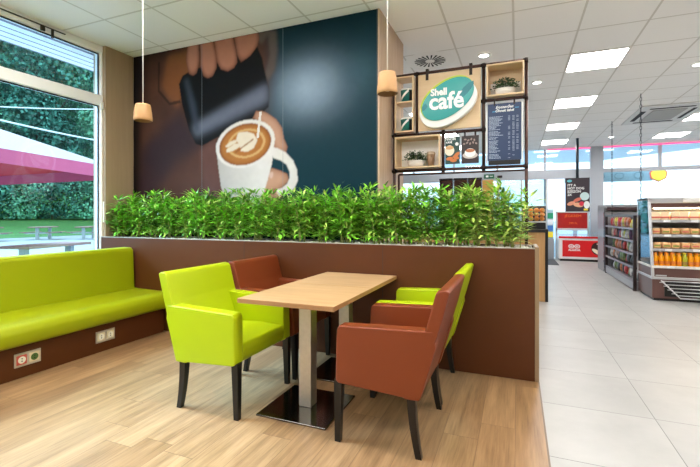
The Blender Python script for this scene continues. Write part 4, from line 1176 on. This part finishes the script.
# trees
def tree(name, label, x, y, h, rad, mat, seed, leafn=2600, z0=GZ0, trunk=.3, ls=.55):
    r = random.Random(seed)
    t = thing(name, label, 'tree', (x, y, z0), 0, 'trees behind the lawn' if y < 60 and x < -10 else 'trees beyond the shop front')
    tr = MB(); tr.cyl((0, 0, 0), (0, 0, h*.7), trunk, trunk*.4, 8)
    for k in range(6):
        a = k*1.05; tr.cyl((0, 0, h*(.25+.07*k)), (math.cos(a)*rad*.5, math.sin(a)*rad*.5, h*(.45+.07*k)), trunk*.35, trunk*.12, 6)
    tr.build('trunk', M('bark', (84, 74, 64), .8, var=.2), t)
    m = MB(); blobs = []
    for k in range(30):
        a, e = r.uniform(0, 2*PI), r.uniform(-1, 1); q = r.uniform(.2, .8)
        blobs.append((Vector((math.cos(a)*rad*q*math.sqrt(1-e*e*.6), math.sin(a)*rad*q*math.sqrt(1-e*e*.6), h*.54+e*h*.40)), rad*r.uniform(.28, .48)))
    for k in range(leafn):
        c, R = r.choice(blobs)
        d = Vector((r.gauss(0, 1), r.gauss(0, 1), r.gauss(0, 1))).normalized()
        p = c+d*R*r.uniform(.75, 1.05)
        p.z = max(.2, p.z)
        n = (d+Vector((r.uniform(-.7, .7), r.uniform(-.7, .7), r.uniform(-.3, .9)))).normalized()
        u = n.orthogonal().normalized(); v = n.cross(u); a = r.uniform(0, PI); u, v = u*math.cos(a)+v*math.sin(a), v*math.cos(a)-u*math.sin(a)
        s = ls*r.uniform(.5, 1.1)
        m.bm.faces.new([m.bm.verts.new(p+u*s*i+v*s*j) for i, j in ((-.5, -.1), (0, -.45), (.5, .05), (.1, .5))])
    m.build('foliage', mat, t)['kind'] = 'stuff'
    return t
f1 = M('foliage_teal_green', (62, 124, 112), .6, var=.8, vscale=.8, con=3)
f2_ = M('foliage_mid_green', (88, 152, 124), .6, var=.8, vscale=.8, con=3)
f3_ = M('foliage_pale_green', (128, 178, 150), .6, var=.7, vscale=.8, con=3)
spots = [(-44, 14, 24, 6.5, f1, 'dark green tree outside at the left picture edge'), (-42, 20, 22, 6, f2_, 'mid green tree outside left of the window middle'),
         (-41, 26.5, 25, 6.5, f1, 'dark green tree outside seen in the middle of the window'), (-38, 32, 21, 6, f2_, 'mid green tree outside near the right window frame'),
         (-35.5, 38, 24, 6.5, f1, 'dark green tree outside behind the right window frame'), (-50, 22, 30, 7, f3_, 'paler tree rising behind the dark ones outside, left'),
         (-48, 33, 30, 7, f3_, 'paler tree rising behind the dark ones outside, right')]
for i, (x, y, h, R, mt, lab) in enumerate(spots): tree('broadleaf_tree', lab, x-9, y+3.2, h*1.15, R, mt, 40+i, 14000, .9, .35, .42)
shr = [(-36.5, 15, 'low rounded shrub at the lawn edge outside, left'), (-35.5, 18.2, 'low rounded shrub at the lawn edge outside, left of the middle'), (-35, 21.4, 'low rounded shrub at the lawn edge outside, in the middle'), (-34, 24.4, 'low rounded shrub at the lawn edge outside, right of the middle'), (-33, 27.4, 'low rounded shrub at the lawn edge outside, right')]
for i, (x, y, lab) in enumerate(shr):
    o = tree('shrub', lab, x-12.5, y+4.6, 5.0, 3.6, f1 if i % 2 else f2_, 70+i, 5000, .9, .1, .30); o['category'] = 'shrub'; o['group'] = 'shrubs at the lawn edge'
struct(MB().box(-85, -66, -30, 90, GZ0, 30).build('hillside', M('dark_wooded_hill', (36, 76, 70), .9, var=.4, vscale=.4)))
# far trees and canopy seen through the shop front
far = [(6.2, 36, 'small hazy tree beyond the shop front, between the column and the emblem'), (8.2, 37, 'small hazy tree beyond the shop front, below the grey canopy band'), (13.5, 38, 'hazy tree beyond the shop front above the refrigerated case, left'), (16, 36, 'hazy tree beyond the shop front at the right picture edge'), (-6, 40, 'hazy tree beyond the sliding door, left'), (-1.5, 42, 'hazy tree beyond the sliding door, right')]
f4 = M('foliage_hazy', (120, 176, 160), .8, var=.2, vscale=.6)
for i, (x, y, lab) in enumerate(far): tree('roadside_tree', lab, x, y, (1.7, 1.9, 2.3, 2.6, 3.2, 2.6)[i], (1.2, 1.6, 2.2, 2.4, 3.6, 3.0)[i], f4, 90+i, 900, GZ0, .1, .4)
t = thing('station_canopy', 'grey banded forecourt canopy with a yellow shell emblem seen through the shop front', 'canopy', (0, 25, 0))
MB().box(2.4, 6.35, 0, .3, 3.10, 3.66).build('fascia_band', M('fascia_grey', (140, 158, 160), .5, var=.05), t)
m = MB()
for k in range(4):
    ring(m, 3.2+.85*k, 3.38, .17, -.01, 0, 360, .06, 20)
m.build('band_circles', M('fascia_circle', (112, 132, 136), .5), t)
pts = [(0, -.30)]
for i in range(11):
    a = math.radians(-35+25*i); rr_ = .32*(1.0 if i % 2 == 0 else .93); pts.append((rr_*math.cos(a), rr_*math.sin(a)*.95+.02))
MB().prism([(6.58+x*1.2, 3.37+z*1.2) for x, z in pts], -.06, -.02, 'xz').build('emblem_border', M('emblem_red', (222, 60, 50), .5), t)
MB().prism([(6.58+x*1.04, 3.37+z*1.04) for x, z in pts], -.09, -.06, 'xz').build('emblem', M('emblem_yellow', (248, 206, 60), .5), t)
MB().box(2.8, 3.0, .05, .25, GZ0, 3.1).build('post', alu, t)
# soffit over the entrance, outside
MB().prism([(WX, GY+.15), (9.5, GY+.15), (9.5, 19.5), (3.6, 24.8), (WX, 24.8)], 4.15, 4.5, 'xy').build('roof_overhang', M('overhang_blue_grey', (240, 242, 244), .6))
struct(bpy.data.objects['roof_overhang'])
m = MB()
for x, y in ((1.2, 17), (3.2, 17.4), (1.2, 20), (3.3, 20.5), (-1.5, 17), (-1.5, 20)):
    m = MB().box(x-.5, x+.5, y-.15, y+.15, 4.12, 4.149)
    tag(m.build('canopy_light', M('canopy_light_lit', (250, 252, 255), .5, emit=1.5)), 'oblong lit light under the roof overhang outside the shop front', 'light', 'lights under the roof overhang')
